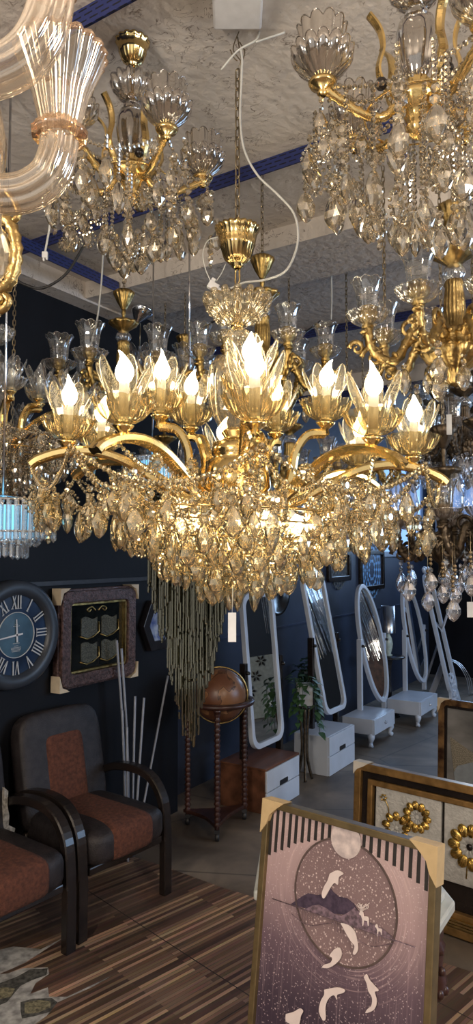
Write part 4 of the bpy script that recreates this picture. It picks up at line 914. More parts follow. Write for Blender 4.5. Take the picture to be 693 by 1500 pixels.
def proto_arm(t, pts, cup_r, cup_z, lit, gm, mm, nmb, s=1, spec=SEC, bend=0):
    b = MB(); b.sweep(arc([(r, 0, z) for r, z in pts], 6), spec, (0, 1, 0)); arm = ob('arm', b, mm, t)
    b = MB(); b.lathe([(.008, cup_z - .035), (.013, cup_z - .03), (.009, cup_z - .018), (.022, cup_z - .006), (.026, cup_z), (.012, cup_z + .002)], 16, c=(cup_r, 0, 0)); ob('cup_holder', b, mm, arm)
    b = MB(); bowl(b, s); ob('glass_bowl', b, 'amberb' if lit else gm, arm, (cup_r, 0, cup_z))
    b = MB(); tulip(b, s, .006); ob('glass_shade', b, gm, arm, (cup_r, 0, cup_z))
    candle(arm, s, 0, lit, bend=bend)
    for c in arm.children:
        if c.name.startswith('candle'): c.location = (cup_r, 0, cup_z)
    return arm
def tiltarm(a, th, k):
    a.rotation_euler[2] = R(th - 90); a.location[2] = 0
    x, y = dr(th); a.rotation_euler = (0, math.atan(k * x), R(th - 90))   # right side hangs a little lower
def crystal_chandelier(label, loc, lower, upper, lit, gm, key, mm, topz, s=1, tilt=0, nmax=96, dens=1, glow=True, group=None):
    t = thing('chandelier', label, 'chandelier', loc, YAW, group); t.scale = (s, s, s)
    # chain, bell, dish, neck, vase, hub
    b = MB(); b.chain((0, 0, topz - .106), (0, 0, .885), .013, .0024, .034); ob('chain', b, 'chain', t)
    b = MB(); bell(b, .886, .768, .060); ob('canopy', b, mm, t)
    b = MB(); b.chain((0, 0, .770), (0, 0, .676), .016, .0028, .045); ob('chain', b, mm, t)
    b = MB(); b.lathe([(.012, .612), (.022, .610), (.045, .622), (.070, .645), (.085, .668), (.088, .684), (.080, .678), (.066, .655), (.04, .632), (.02, .625)], 96, 16, .16, amps=[0, 0, .14, .18, .2, .22, .22, .18, .1, 0])
    for i in range(16):
        a = 2 * PI * i / 16
        for r_, z_, q_ in ((.087, .684, .011), (.078, .655, .010), (.058, .632, .009)): b.ball((r_ * cos(a), r_ * sin(a), z_), q_, 7, 5)
    ob('glass_dish', b, gm, t)
    b = MB(); b.lathe([(.0, .60), (.014, .600), (.02, .608), (.014, .616), (.010, .64), (.008, .68)], 16); ob('collar', b, mm, t)
    b = MB(); b.lathe([(.022, .600), (.036, .588), (.041, .574), (.036, .560), (.028, .552), (.030, .535), (.036, .525)], 48, 16, .06); ob('glass_neck', b, gm, t)
    b = MB(); b.lathe([(.036, .522), (.060, .518), (.074, .500), (.079, .455), (.077, .41), (.068, .37), (.05, .335), (.034, .318)], 80, 16, .07); ob('glass_vase', b, gm, t)
    b = MB(); b.lathe([(.0, .33), (.03, .33), (.045, .318), (.036, .305), (.048, .295), (.066, .29), (.070, .26), (.062, .25), (.085, .24), (.09, .17), (.075, .15), (.11, .14), (.115, .12), (.07, .105), (.05, .09), (.0, .085)], 32); ob('hub', b, mm, t)
    # arms
    lp = [(.07, .125), (.14, .135), (.22, .178), (.31, .228), (.39, .248), (.47, .243), (.53, .222), (.552, .205)]
    up_ = [(.07, .12), (.115, .15), (.135, .21), (.145, .27), (.175, .318), (.222, .325)]
    fr = [th for th in lower if abs(th) < 55]; sd = [th for th in lower if abs(th) >= 55]
    A0 = proto_arm(t, lp, .462, .272, lit, gm, mm, 0, .98); tiltarm(A0, sd[0], tilt)
    for th in sd[1:]: tiltarm(cpy(A0, t), th, tilt)
    A2 = proto_arm(t, [(r if r < .1 else .1 + (r - .1) * .85, z) for r, z in lp], .408, .272, lit, gm, mm, 0, .98); tiltarm(A2, fr[0], tilt)
    for th in fr[1:]: tiltarm(cpy(A2, t), th, tilt)
    A1 = proto_arm(t, up_, .222, .355, lit, gm, mm, 0, .98); tiltarm(A1, upper[0], tilt)
    for th in upper[1:]: c = cpy(A1, t); tiltarm(c, th, tilt)
    for arm in [o for o in t.children if o.name.startswith('arm')]:
        for c in arm.children:
            if c.name.startswith('candle_bulb'): c.rotation_euler[2] = random.uniform(0, 6.28)
    # inner bowl lamps, tilted outwards
    if glow:
        for th, r_ in ((-62, .10), (35, .10), (95, .12), (180, .10)):
            x, y = dr(th); h_ = MB(); h_.M = Matrix.Translation((x * r_, y * r_, .115)) @ Vector((x, y, -1.0)).to_track_quat('Z', 'Y').to_matrix().to_4x4()
            h_.lathe([(0, -.02), (.017, -.02), (.018, .035), (.014, .036)], 16); so = ob('lamp_socket', h_, 'cream', t)
            h_v = h_.M; b = MB(); b.M = h_v; b.lathe([(.013, .03), (.020, .045), (.024, .062), (.021, .080), (.012, .090), (0, .092)], 16); ob('bulb', b, 'bulb2' if lit else 'clear', so)
    # crystal rings and drops
    zz = lambda x: -tilt * x
    b = MB()
    for r_, z_ in ((.09, -.01), (.15, .01), (.21, .035), (.27, .075), (.33, .10)): b.tube([(r_ * cos(a), r_ * sin(a), z_ + zz(r_ * cos(a))) for a in [2 * PI * i / 40 for i in range(40)]], .0028, 5, closed=True)
    for i in range(8): a = PI / 4 * i; b.tube([(.06 * cos(a), .06 * sin(a), .1), (.09 * cos(a), .09 * sin(a), -.01)], .0025, 5); b.tube([(.1 * cos(a), .1 * sin(a), .12), (.33 * cos(a), .33 * sin(a), .10 + zz(.33 * cos(a)))], .0025, 5)
    ob('crystal_frame', b, mm, t)
    pts = []
    def put(r_, z_, th, sc, kd): x, y = dr(th); pts.append((x * r_, y * r_, z_ + zz(x * r_), sc, kd))
    for r_, zb_, sp in ((.035, -.152, 1), (.09, -.128, 1), (.15, -.102, 1), (.21, -.078, 1), (.27, -.035, 1.1), (.33, -.005, 1.35)):
        n = max(4, int(2 * PI * r_ / (.050 * sp) * dens))
        for i in range(n):
            th = 360 * (i + random.uniform(-.25, .25)) / n; put(r_ + random.uniform(-.012, .012), zb_ + .10 + random.uniform(-.014, .014), th, random.uniform(.9, 1.1), random.choice('AALLP'))
            if random.random() < .8 * dens: put(r_ + random.uniform(-.02, .015), zb_ + .155 + random.uniform(-.02, .02), th + 180 / n, random.uniform(.85, 1.05), random.choice('ADPOO'))
            if random.random() < .5 * dens: put(r_ + random.uniform(-.02, .02), zb_ + .20 + random.uniform(-.02, .02), th + 90 / n, random.uniform(.8, 1), random.choice('DOO'))
    for th in lower:
        for i in range(int(17 * dens)):
            r_ = random.uniform(.34, .54) * (.88 if abs(th) < 55 else 1); q = random.uniform(-11, 11) * .45 / r_
            put(r_, .165 + (.1 * random.random() - .05) * .8 - .06 * (.5 - abs(r_ - .46)) , th + q, random.uniform(.8, 1.05), random.choice('AALPDO'))
    hang(t, pts, key, nmax)
    # bead swags
    def swag(a, c, dip, r_=.0062):
        a, c = Vector(a), Vector(c); b = MB(); b.strand([a.lerp(c, i / 12) - Vector((0, 0, dip * 4 * (i / 12) * (1 - i / 12))) for i in range(13)], r_, 1.9); ob('bead_swag', b, key, t)
    lo = sorted(lower)
    for i, th in enumerate(lo):
        th2 = lo[(i + 1) % len(lo)]; x, y = dr(th); x2, y2 = dr(th2)
        swag((x * .545, y * .545, .205 + zz(x * .545)), (x2 * .545, y2 * .545, .205 + zz(x2 * .545)), .075)
        swag((x * .42, y * .42, .235 + zz(x * .42)), (x2 * .30, y2 * .30, .215 + zz(x2 * .3)), .08)
        swag((x * .545, y * .545, .205 + zz(x * .545)), (x * .33, y * .33, .10 + zz(x * .33)), .045)
        swag((x * .30, y * .30, .215 + zz(x * .3)), (x2 * .11, y2 * .11, .13), .03)
    return t
c0 = P(348, 808, 1.87)
main = crystal_chandelier('big lit gold chandelier with flame bulbs and a bowl of champagne crystals, in the middle', c0,
    [5, 48, 91, 127, 186, -116, -86, -40], [8, 90, 150, -140, -88], True, 'amber', 'crys', 'brass', CZ - .004 - EYE, 1, .04)
b = MB(); b.add([], []) if 0 else None
lw = [(348 + x, y) for x, y in ((5, 44), (7, 60), (6, 90), (4, 150), (10, 200), (30, 240), (60, 270), (85, 300), (91, 335), (85, 365), (70, 390), (40, 402), (10, 406), (-10, 415), (-28, 420))]
loc = lambda px, py, d=0: ((px - 348) * 1.87 / F * (1 + d / 1.87), d, (808 - py) * 1.87 / F * (1 + d / 1.87))
b = MB(); b.tube(arc([loc(x, y, -.03) for x, y in lw], 5), .0032, 6); ob('power_cable', b, 'wirew', main)
b = MB(); b.M = Matrix.Translation(loc(312, 412, -.03)) @ Matrix.Rotation(.5, 4, 'Y'); b.box((0, 0, 0), (.03, .016, .02)); b.box((-.008, 0, .014), (.012, .012, .012)); b.box((.018, 0, -.002), (.012, .010, .012)); ob('connector', b, 'white', main, bevel=.002)
b = MB()
for q in ([(318, 336), (303, 342), (296, 362), (300, 385), (308, 404)], [(330, 378), (324, 392), (316, 404)]): b.tube(arc([loc(x, y, -.03) for x, y in q], 5), .0014, 5)
ob('lead_wire', b, 'wirew', main)
b = MB(); b.box(loc(340, 918, -.12), (.020, .0012, .072)); o = ob('price_tag', b, 'paper', main); o.rotation_euler = (0, 0, 0)
b = MB(); b.tube([loc(340, 898, -.12), loc(341, 860, -.12)], .0006, 4); ob('tag_string', b, 'wirew', main)
# ceiling rose of the lit chandelier: white box, hooks and wires
t = thing('junction_box', 'white ceiling junction plate with wire hooks above the lit chandelier', 'electrical box', (c0.x, c0.y, CZ), YAW)
b = MB(); b.box((.0, -.155, -.016), (.13, .22, .030)); ob('plate', b, 'white', t, bevel=.006)
b = MB()
for pts in ([(.004, 0, -.0), (-.012, 0, -.05), (.008, -.002, -.085), (.004, 0, -.10)], [(.006, 0, -.03), (.02, 0, -.06), (.008, 0, -.095)], [(.0, 0, -.015), (.012, 0, -.09)], [(-.02, -.01, -.06), (-.01, -.01, -.082), (.0, -.005, -.088)]): b.tube(arc(pts, 5), .0017, 6)
ob('hook', b, 'chain', t)
b = MB(); b.tube(arc([(.06, 0, -.0), (.05, -.02, -.04), (.0, -.02, -.07), (-.045, .0, -.11)], 5), .003, 6); b.tube(arc([(.13, .0, -.002), (.10, -.01, -.02), (.05, -.02, -.045)], 5), .003, 6); ob('wire', b, 'wirew', t)
# the unlit sister chandelier cut by the photo's edge
crystal_chandelier('unlit gold chandelier with clear glass cups, cut by the photo edge', P(-16, 808, 2.6) + Vector((0, 0, .285)), [15, 60, 96, 135, 180, -135, -90, -40], [40, 88, 118, -150, -60], False, 'clear', 'crys_s', 'brass', (CZ - 1.935) / .8 - .008, .8, 0, 90, 1.25, False)
# ------------------------------------------------------------------ smoky glass chandeliers with lotus cups
def lotus_chandelier(label, loc, thetas, topz, rstr, zb, dens, key='crys_s', cupgold=1.0):
    """root at eye level below the hook; heights are given above the root"""
    t = thing('chandelier', label, 'chandelier', loc, YAW)
    H0 = 1.075      # hub height over the root
    b = MB(); b.chain((0, 0, H0 + .285), (0, 0, H0 + .235), .014, .0024, .032); ob('chain', b, 'gold', t)
    b = MB(); bell(b, topz, H0 + .285, .048, 14); ob('canopy', b, 'brass', t)
    b = MB(); b.lathe([(.012, H0 + .185), (.03, H0 + .190), (.05, H0 + .210), (.060, H0 + .240), (.058, H0 + .246)], 72, 12, .16, amps=[0, .12, .2, .24, .26]); b.lathe([(.014, H0 + .185), (.022, H0 + .175), (.026, H0 + .165), (.024, H0 + .155)], 36, 12, .08); ob('glass_dish', b, 'smoke', t)
    b = MB(); b.lathe([(0, H0 + .192), (.018, H0 + .192), (.015, H0 + .202), (.005, H0 + .21), (.004, H0 + .24)], 14); ob('collar', b, 'gold', t)
    b = MB(); b.lathe([(.022, H0 + .158), (.036, H0 + .150), (.043, H0 + .125), (.043, H0 + .10), (.038, H0 + .065), (.028, H0 + .035), (.020, H0 + .018)], 64, 8, .06); ob('glass_vase', b, 'smoke', t)
    b = MB(); b.lathe([(0, H0 + .03), (.02, H0 + .03), (.026, H0 + .018), (.02, H0 + .01), (.03, H0), (.05, H0 - .012), (.055, H0 - .03), (.03, H0 - .045), (.022, H0 - .07), (.03, H0 - .085), (.012, H0 - .10), (0, H0 - .105)], 48, 12, .05); ob('hub', b, 'gold', t)
    pr = arc([(.035, 0, H0 - .02), (.075, 0, H0 - .062), (.12, 0, H0 - .06), (.165, 0, H0 - .035), (.20, 0, H0 - .015)], 5); n = len(pr)
    b = MB(); b.tube(pr, [.0085 + .0025 * (i % 2) for i in range(n)], 9); a0 = ob('arm', b, 'gold', t)
    b = MB(); b.lathe([(.006, 0), (.012, .006), (.008, .012), (.026, .022), (.030, .03), (.012, .034)], 24, c=(.205, 0, H0 - .03)); ob('cup_holder', b, 'gold', a0)
    b = MB(); lotus(b); ob('lotus_cup', b, 'smoke', a0, (.205, 0, H0 + .002))
    # gilt leaf blade rising from the arm root
    b = MB(); b.sweep(arc([(.05, .0, H0 - .03), (.085, 0, H0 + .03), (.075, 0, H0 + .085), (.082, 0, H0 + .125), (.105, 0, H0 + .155)], 5), [(-.010, -.002), (0, -.006), (.010, -.002), (.010, .003), (-.010, .003)], (0, 1, 0)); ob('gilt_leaf', b, 'gold', a0)
    a0.rotation_euler[2] = R(thetas[0] - 90)
    for th in thetas[1:]: cpy(a0, t, None, R(th - 90))
    # strands ending in drops
    b = MB()
    for i in range(1): b.tube([((.11 + .09 * i) * cos(a), (.11 + .09 * i) * sin(a), H0 - .05) for a in [2 * PI * j / 30 for j in range(30)]], .0025, 5, closed=True)
    ob('crystal_frame', b, 'gold', t)
    pts = []; pr = H0 - .05
    for r_, n, zl in ((.04, 4, zb), (.085, 7, zb + .02), (.13, int(10 * dens), zb + .05), (.175, int(10 * dens), zb + .085), (.215, int(9 * dens), zb + .11)):
        for i in range(n):
            th = 360 * (i + random.uniform(-.3, .3)) / n; x, y = dr(th); z = zl + .085 + random.uniform(-.02, .02)
            pts.append((x * r_, y * r_, z, random.uniform(.85, 1.1), random.choice('AALP')))
            if i % 2 == 0: s_ = MB(); s_.strand([(x * r_, y * r_, pr + .005), (x * r_, y * r_, z)], .0062, 2.0); ob('bead_strand', s_, key, t)
            else:
                q = pr - .01
                while q > z + .10: pts.append((x * r_ + random.uniform(-.012, .012), y * r_, q, random.uniform(.85, 1.1), random.choice('DOOP'))); q -= random.uniform(.06, .10)
    for th in thetas:
        for i in range(int(7 * dens)):
            r_ = random.uniform(.17, .25); x, y = dr(th + random.uniform(-16, 16)); pts.append((x * r_, y * r_, H0 - .02 - random.random() * .16, random.uniform(.8, 1.05), random.choice('APODD')))
    hang(t, pts, key, 90)
    for i, th in enumerate(sorted(thetas)):
        th2 = sorted(thetas)[(i + 1) % len(thetas)]; a, c = Vector((*[q * .2 for q in dr(th)], H0 - .005)), Vector((*[q * .2 for q in dr(th2)], H0 - .005))
        s_ = MB(); s_.strand([a.lerp(c, j / 10) - Vector((0, 0, .16 * (j / 10) * (1 - j / 10))) for j in range(11)], .0058, 2); ob('bead_swag', s_, key, t)
        s_ = MB(); d_ = Vector((*[q * .05 for q in dr(th)], H0 + .0)); s_.strand([a.lerp(d_, j / 10) - Vector((0, 0, .12 * (j / 10) * (1 - j / 10))) for j in range(11)], .0058, 2); ob('bead_swag', s_, key, t)
    for th in (20, -60): x, y = dr(th); s_ = MB(); s_.ball((x * .1, y * .1, H0 - .018), .013, 14, 9); ob('dark_knob', s_, 'ebony', t)
    return t
lotus_chandelier('smoky glass chandelier with lotus cups hanging beside the peach glass arms', P(188, 808, 1.9), [34, 108, 180, -105, -38], CZ - .003 - EYE, .2, .80, 1.0)
lotus_chandelier('larger looking smoky glass lotus chandelier hanging in the top right corner of the photo', P(622, 808, 1.42) - Vector((0, 0, .112)), [-82, 22, 72, 135, -150], 1.46, .2, .745, 1.25)
b = MB(); q = P(622, 808, 1.42); b.chain((q.x, q.y, 2.99), (q.x, q.y, CZ - .002), .013, .0024, .03); tag(ob('hanging_chain', b, 'chain'), 'steel chain carrying the smoky chandelier in the top right corner', 'chain')
# ------------------------------------------------------------------ brass chandeliers with flared crown cups
def crown_chandelier(label, loc, rr, thetas, H, topz, mm, ndrop, s=1, key='crys_s', col=(.20, .12), chimney=False, group=None, big=1.0, hubr=.06):
    """H: cup foot height over the root"""
    t = thing('chandelier', label, 'chandelier', loc, YAW, group); t.scale = (s, s, s)
    z1 = H + col[0] + col[1]
    b = MB(); b.chain((0, 0, topz), (0, 0, z1 + .055), .010, .002, .026); ob('chain', b, 'chain', t)
    b = MB(); b.lathe([(0, z1 + .06), (.034, z1 + .055), (.046, z1 + .045), (.040, z1 + .03), (.030, z1 + .005), (.016, z1 - .02), (.010, z1 - .03)], 60, 14, .1, amps=[0, .1, .16, .1, .08, 0, 0]); ob('canopy', b, mm, t)
    b = MB(); b.lathe([(.008, z1 - .03), (.010, z1 - .05), (.007, z1 - .06), (.008, H + col[0] + .03), (.014, H + col[0] + .02)], 12); ob('rod', b, mm, t)
    b = MB(); b.lathe([(.012, H + col[0] + .025), (.045, H + col[0] + .022), (.064, H + col[0] + .014), (.060, H + col[0] + .004), (.035, H + col[0] - .014), (.018, H + col[0] - .028)], 64, 10, .1, amps=[0, .08, .16, .14, .06, 0]); ob('brass_dish', b, mm, t)
    b = MB(); b.lathe([(.018, H + col[0] - .026), (.03, H + col[0] - .04), (.034, H + col[0] - .055), (.024, H + col[0] - .07)], 40, 10, .12); ob('glass_knob', b, 'clear', t)
    b = MB(); zt, zl = H + col[0] - .07, H - .02
    b.lathe([(.022, zt), (.028, zt - .012), (.024, zt - .02), (.028, zt - .05), (.030, zt - .09), (.022, zl + .01), (hubr * .8, zl), (hubr, zl - .012), (hubr * 1.06, zl - .03), (hubr, zl - .05), (hubr * 1.12, zl - .058), (hubr * .9, zl - .085), (hubr * .4, zl - .11), (.022, zl - .125), (.026, zl - .14), (.012, zl - .155), (0, zl - .16)], 96, 16, .10); 
    for i in range(22):
        a = 2 * PI * i / 22
        for z_ in (.018, .054): b.ball((hubr * 1.05 * cos(a), hubr * 1.05 * sin(a), zl - z_), .0085, 6, 4)
    ob('column', b, mm, t)
    b = MB(); k = rr / .24; pts = arc([(hubr * .9, 0, zl - .035), (.11 * k, 0, zl + .005), (.135 * k, 0, zl - .035), (.165 * k, 0, zl - .085), (.21 * k, 0, zl - .075), (.235 * k, 0, zl - .035), (.238 * k, 0, H - .012)], 5)
    b.tube(pts, [.011 + .005 * sin(i * 1.1) ** 2 for i in range(len(pts))], 8)
    for c_, r0, dr_ in (((.225 * k, zl - .075), .034, 1), ((.125 * k, zl + .005), .03, -1), ((.27 * k, zl - .05), .022, 1)):
        sp_ = [(c_[0] + dr_ * r0 * (1 - q / 22) * cos(q * .42), 0, c_[1] + r0 * (1 - q / 22) * sin(q * .42)) for q in range(20)]; b.tube(sp_, [.008 * (1 - q / 30) for q in range(20)], 6)
    for q in range(0, len(pts), 2): p_ = pts[q]; b.M = Matrix.Translation(p_) @ Matrix.Rotation(q * .5, 4, 'Y'); b.sell((0, 0, .012), (.014, .03, .026), .9, .9, 8, 5)
    b.M = Matrix.Identity(4); arm = ob('arm', b, mm, t); X = .24 * k
    b = MB(); b.lathe([(.010, -.014), (.018, -.008), (.012, 0), (.026, .012), (.030, .03), (.024, .036), (.029, .044), (.022, .05)], 40, 10, .06); ob('cup_holder', b, mm, arm, (X, 0, H))
    b = MB(); scallop(b, .056 * big, -.004, .036); ob('glass_dish', b, 'clear', arm, (X, 0, H))
    if chimney: b = MB(); b.lathe([(.018, .045), (.03, .07), (.032, .10), (.022, .145), (.012, .18)], 24); ob('glass_chimney', b, 'clear', arm, (X, 0, H))
    else: b = MB(); crown(b, .04, big); ob('crown_cup', b, 'clear', arm, (X, 0, H))
    arm.rotation_euler[2] = R(thetas[0] - 90)
    for th in thetas[1:]: cpy(arm, t, None, R(th - 90))
    pts = []
    for th in thetas:
        for i in range(ndrop):
            x, y = dr(th + random.uniform(-14, 14)); r_ = rr * random.uniform(.45, 1.15); pts.append((x * r_, y * r_, zl - .075 - .05 * random.random(), random.uniform(.9, 1.2), random.choice('ALA')))
    for i in range(ndrop * 2): x, y = dr(random.uniform(0, 360)); pts.append((x * hubr * .9, y * hubr * .9, zl - .075, random.uniform(.8, 1.1), 'A'))
    if pts: hang(t, pts, key, 60)
    return t
E = CZ - EYE - .003
crown_chandelier('ornate brass scroll-arm chandelier with flared glass cups under the top right smoky chandelier', P(672, 808, 1.97), .25, [-88, -38, 2, 60, 120, 180, -140], .645, E, 'gilt', 2, big=1.02, col=(.20, .10), hubr=.085)
crown_chandelier('old brass chandelier on a chain directly behind the lit chandelier\'s gold bell', P(385, 808, 2.6), .235, [84, 140, -150, -84, 20, -35], .72, E, 'brass_old', 1, col=(.24, .10))
crown_chandelier('old brass chandelier with a double dish stem near the dark wall, behind the lit flames', P(178, 808, 3.0), .27, [-70, -20, 40, 100, -130], .76, BZ - EYE + .085, 'brass_old', 0, col=(.22, .10), big=1.25)
crown_chandelier('small antique brass chandelier with clear cups, high between the spotlight and the lit vase', P(270, 808, 3.6), .13, [-60, 60, 180], .87, E, 'brass_old', 1, s=1, col=(.12, .08))
# dim chandeliers further back, seen through the arms of the lit one
for px, d, H_, r_, lb in ((425, 3.4, .40, .24, 'brown brass chandelier dimly seen under the lit cups beside the lit column'), (534, 3.85, .48, .2, 'brown brass chandelier dimly seen between the two lit cups on the right'), (240, 3.75, .40, .2, 'brown brass chandelier dimly seen under the lit cups on the left')):
    crown_chandelier(lb, P(px, 808, d), r_, [-80, -20, 40, 100, 160, -140], H_, E, 'brass_old', 3, key='crys_c')
# dark bronze pieces at the right side
crown_chandelier('dark bronze chandelier with a glass chimney and round crystal drops, beside the lit chandelier', P(652, 808, 2.55), .17, [-95, -5, 60, 130, -150], .085, E, 'bronze', 1, key='crys_c', chimney=True, col=(.2, .12))
crown_chandelier('dark bronze chandelier cut by the right photo edge, lowest on that side', P(712, 808, 2.2), .14, [-80, -20, 60, 140], .10, E, 'bronze', 3, key='crys_c', col=(.3, .12), hubr=.05)
for px, py, d, lb in ((640, 660, 4.1, 'dark bronze crystal chandelier in front of the pale blue window, nearer the lit cups'), (684, 640, 3.3, 'dark bronze crystal chandelier by the pale blue window at the photo edge'), (662, 590, 4.6, 'small dark bronze crystal chandelier high in the blue daylight')):
    crown_chandelier(lb, P(px, 808, d), .22, [-90, -30, 30, 90, 150, -150], (808 - py) * d / F + .02, E, 'bronze', 7, key='crys_c')
# cluster of round crystal pears on the bronze chandelier
for ii, ((px, py), lb) in enumerate(zip(((599, 858), (631, 846), (627, 875), (649, 864), (667, 867), (664, 886), (690, 850)), ('single crystal drop hanging in front of the farther oval mirror', 'upper crystal drop of the cluster over the carved mirror', 'lowest crystal drop at the oval mirror side of the cluster', 'biggest bright crystal drop in the middle of the cluster', 'crystal drop behind the big bright one', 'lowest crystal drop of the cluster at the edge side', 'crystal drop at the photo edge under the bronze column'))):
    q = P(px, py - 14, 1.98 + .04 * ii if ii < 5 else 1.72 + .03 * ii); t = thing('crystal_pendant', lb, 'crystal', q, YAW, 'round crystal drops at the right')
    b = MB(); b.octo((0, 0, -.006), .008, .2); b.almond((0, 0, -.012), .058, .021, .1, .6, 10); ob('drop', b, 'crys_c', t)
    b = MB(); b.tube([(0, 0, 0), (0, 0, .14 if py > 850 else .10)], .0008, 4); b.strand([(0, 0, .012), (0, 0, .05)], .006, 2); ob('hanger', b, 'chain', t)
# ------------------------------------------------------------------ rod crystal chandeliers
def rod(b, x, y, z1, z0, r=.0048):
    b.add([(x + r * cos(a), y + r * sin(a), z) for z in (z0 + r, z1) for a in [PI / 3 * i for i in range(6)]] + [(x, y, z0)],
          [(i, (i + 1) % 6, (i + 1) % 6 + 6, i + 6) for i in range(6)] + [tuple(range(6, 12))] + [((i + 1) % 6, i, 12) for i in range(6)], False)
def rod_cascade(label, loc, ztop, pts, mt_, nmax=90):
    """pts: x, y, bottom; every strand is a string of rod segments"""
    t = thing('chandelier', label, 'chandelier', loc, YAW); R_ = max(math.hypot(p[0], p[1]) for p in pts) + .02
    b = MB(); b.lathe([(0, ztop + .03), (R_, ztop + .03), (R_ + .006, ztop + .02), (R_ + .006, ztop), (R_, ztop - .002), (0, ztop - .002)], 40); ob('ceiling_plate', b, 'chrome', t)
    b = MB()
    for i in range(3): a = 2 * PI * i / 3; b.tube([(R_ * .6 * cos(a), R_ * .6 * sin(a), ztop + .03), (0, 0, min(ztop + .5, CZ - .004 - loc[2]))], .0015, 5)
    b.tube([(0, 0, min(ztop + .5, CZ - .004 - loc[2]) - .002), (0, 0, CZ - .003 - loc[2])], .004, 6); ob('suspension_wire', b, 'chrome', t)
    pts = sorted(pts, key=lambda p: p[1]); rest = MB()
    for i, (x, y, zb) in enumerate(pts):
        b = MB() if i < nmax else rest; z = ztop - .004
        while z > zb + .02: L_ = min(random.uniform(.15, .2), z - zb); rod(b, x, y, z, z - L_ + .006); z -= L_
        if i < nmax: ob('crystal_strand', b, mt_, t)
    if len(pts) > nmax: ob('crystal_strands', rest, mt_, t)['kind'] = 'stuff'
    return t
q = P(276, 808, 2.75); pts = []; s = 2.75 / F
for i in range(290):
    a = random.uniform(0, 2 * PI); r_ = .155 * math.sqrt(random.random()); x, y = r_ * cos(a), r_ * sin(a)
    u = max(0, abs(x + .0) / .135); ang = (a + PI) / (2 * PI)
    zb = -(1100 - 808) * s + .58 * min(1, r_ / .145) ** 1.1 - .06 * cos(a + .6) + random.uniform(-.03, .03); pts.append((x, y, zb))
rod_cascade('unlit spiral cascade of olive grey crystal rods hanging below the lit chandelier', q, .22, pts, 'rod')
def lit_tiers(label, loc, tiers, core):
    t = thing('chandelier', label, 'chandelier', loc, YAW); z0 = tiers[0][1]
    b = MB()
    for r_, z1, zb, n in tiers: b.tube([(r_ * cos(a), r_ * sin(a), z1) for a in [2 * PI * i / 30 for i in range(30)]], .004, 5, closed=True)
    b.tube([(0, 0, z0), (0, 0, CZ - .003 - loc[2])], .004, 6); 
    for i in range(4): a = PI / 2 * i; b.tube([(0, 0, z0 + .02), (tiers[0][0] * cos(a), tiers[0][0] * sin(a), z0)], .0025, 5)
    ob('frame', b, 'chrome', t)
    b = MB(); r_ = min(x[0] for x in tiers) * .55; b.lathe([(0, z0 - .01), (r_, z0 - .01), (r_, tiers[-1][2] + .06), (0, tiers[-1][2] + .06)], 20); ob('led_core', b, core, t)
    ct = 0; rest = MB(); al = []
    for r_, z1, zb, n in tiers:
        for i in range(n): a = 2 * PI * i / n; al.append((r_ * cos(a), r_ * sin(a), z1, zb + random.uniform(-.004, .004)))
    al.sort(key=lambda p: p[1])
    for i, (x, y, z1, zb) in enumerate(al):
        b = MB() if i < 80 else rest; rod(b, x, y, z1, zb, .0085)
        if i < 80: ob('crystal_rod', b, 'crys_c', t)
    if len(al) > 80: ob('crystal_rods', rest, 'crys_c', t)['kind'] = 'stuff'
q = P(3, 808, 2.12); k = 2.12 / F
lit_tiers('ice blue lit chandelier of clear crystal rods in three tiers, low at the photo edge', q, [(.150, .150, .030, 44), (.105, .06, -.005 + .02, 32), (.070, .03, -.022, 22)], 'led')
q = P(222, 808, 3.25)
lit_tiers('cyan lit crystal rod chandelier glimpsed through the lit chandelier\'s arms', q, [(.13, .43, .27, 40), (.09, .33, .19, 26)], 'led')
# strings of clear crystals out past the photo edge, caught in the tilted mirrors
def curtain(label, loc, n):
    pts = [(random.uniform(-.38, .38), random.uniform(-.38, .38), random.uniform(-1.15, -.75)) for i in range(n)]
    return rod_cascade(label, loc, .35, [(x, y, z) for x, y, z in pts], 'rodc', 60)
M['rodc'] = glass('clear_crystal_rod', (.92, .94, .95), (1, 1, 1), .3, .25, .9, .22, .04, (.75, .78, .80))
curtain('clear crystal rod chandelier reflected in the rounded white cheval mirror', (7.62, 1.1, 2.0), 170)
curtain('clear crystal rod chandelier reflected in the nearer oval mirror', (8.98, 1.15, 1.75), 170)
MI = plane_frame((7.25, .35, .003), (-.53, -.85, 0), (.05, -.03, 1)); t = thing('leaf_panel', 'pale panel with silver leaves standing past the photo edge, seen in the first cheval mirror', 'picture', mat=MI)
b = MB(); b.box((0, .01, .36), (.9, .02, .72)); ob('panel', b, pm('pale_panel', (.46, .52, .50), .5, 0, .15), t)
for i in range(9):
    b = MB()
    for k in range(6): a = 2 * PI * k / 6; b.M = Matrix.Translation((-.36 + .09 * i, -.006, .15 + .17 * (i * 7 % 4))) @ Matrix.Rotation(a, 4, 'Y'); b.prism([(.01, 0), (.04, .014), (.075, 0), (.04, -.014)], -.004, .0)
    ob('silver_leaf', b, 'ebony', t)
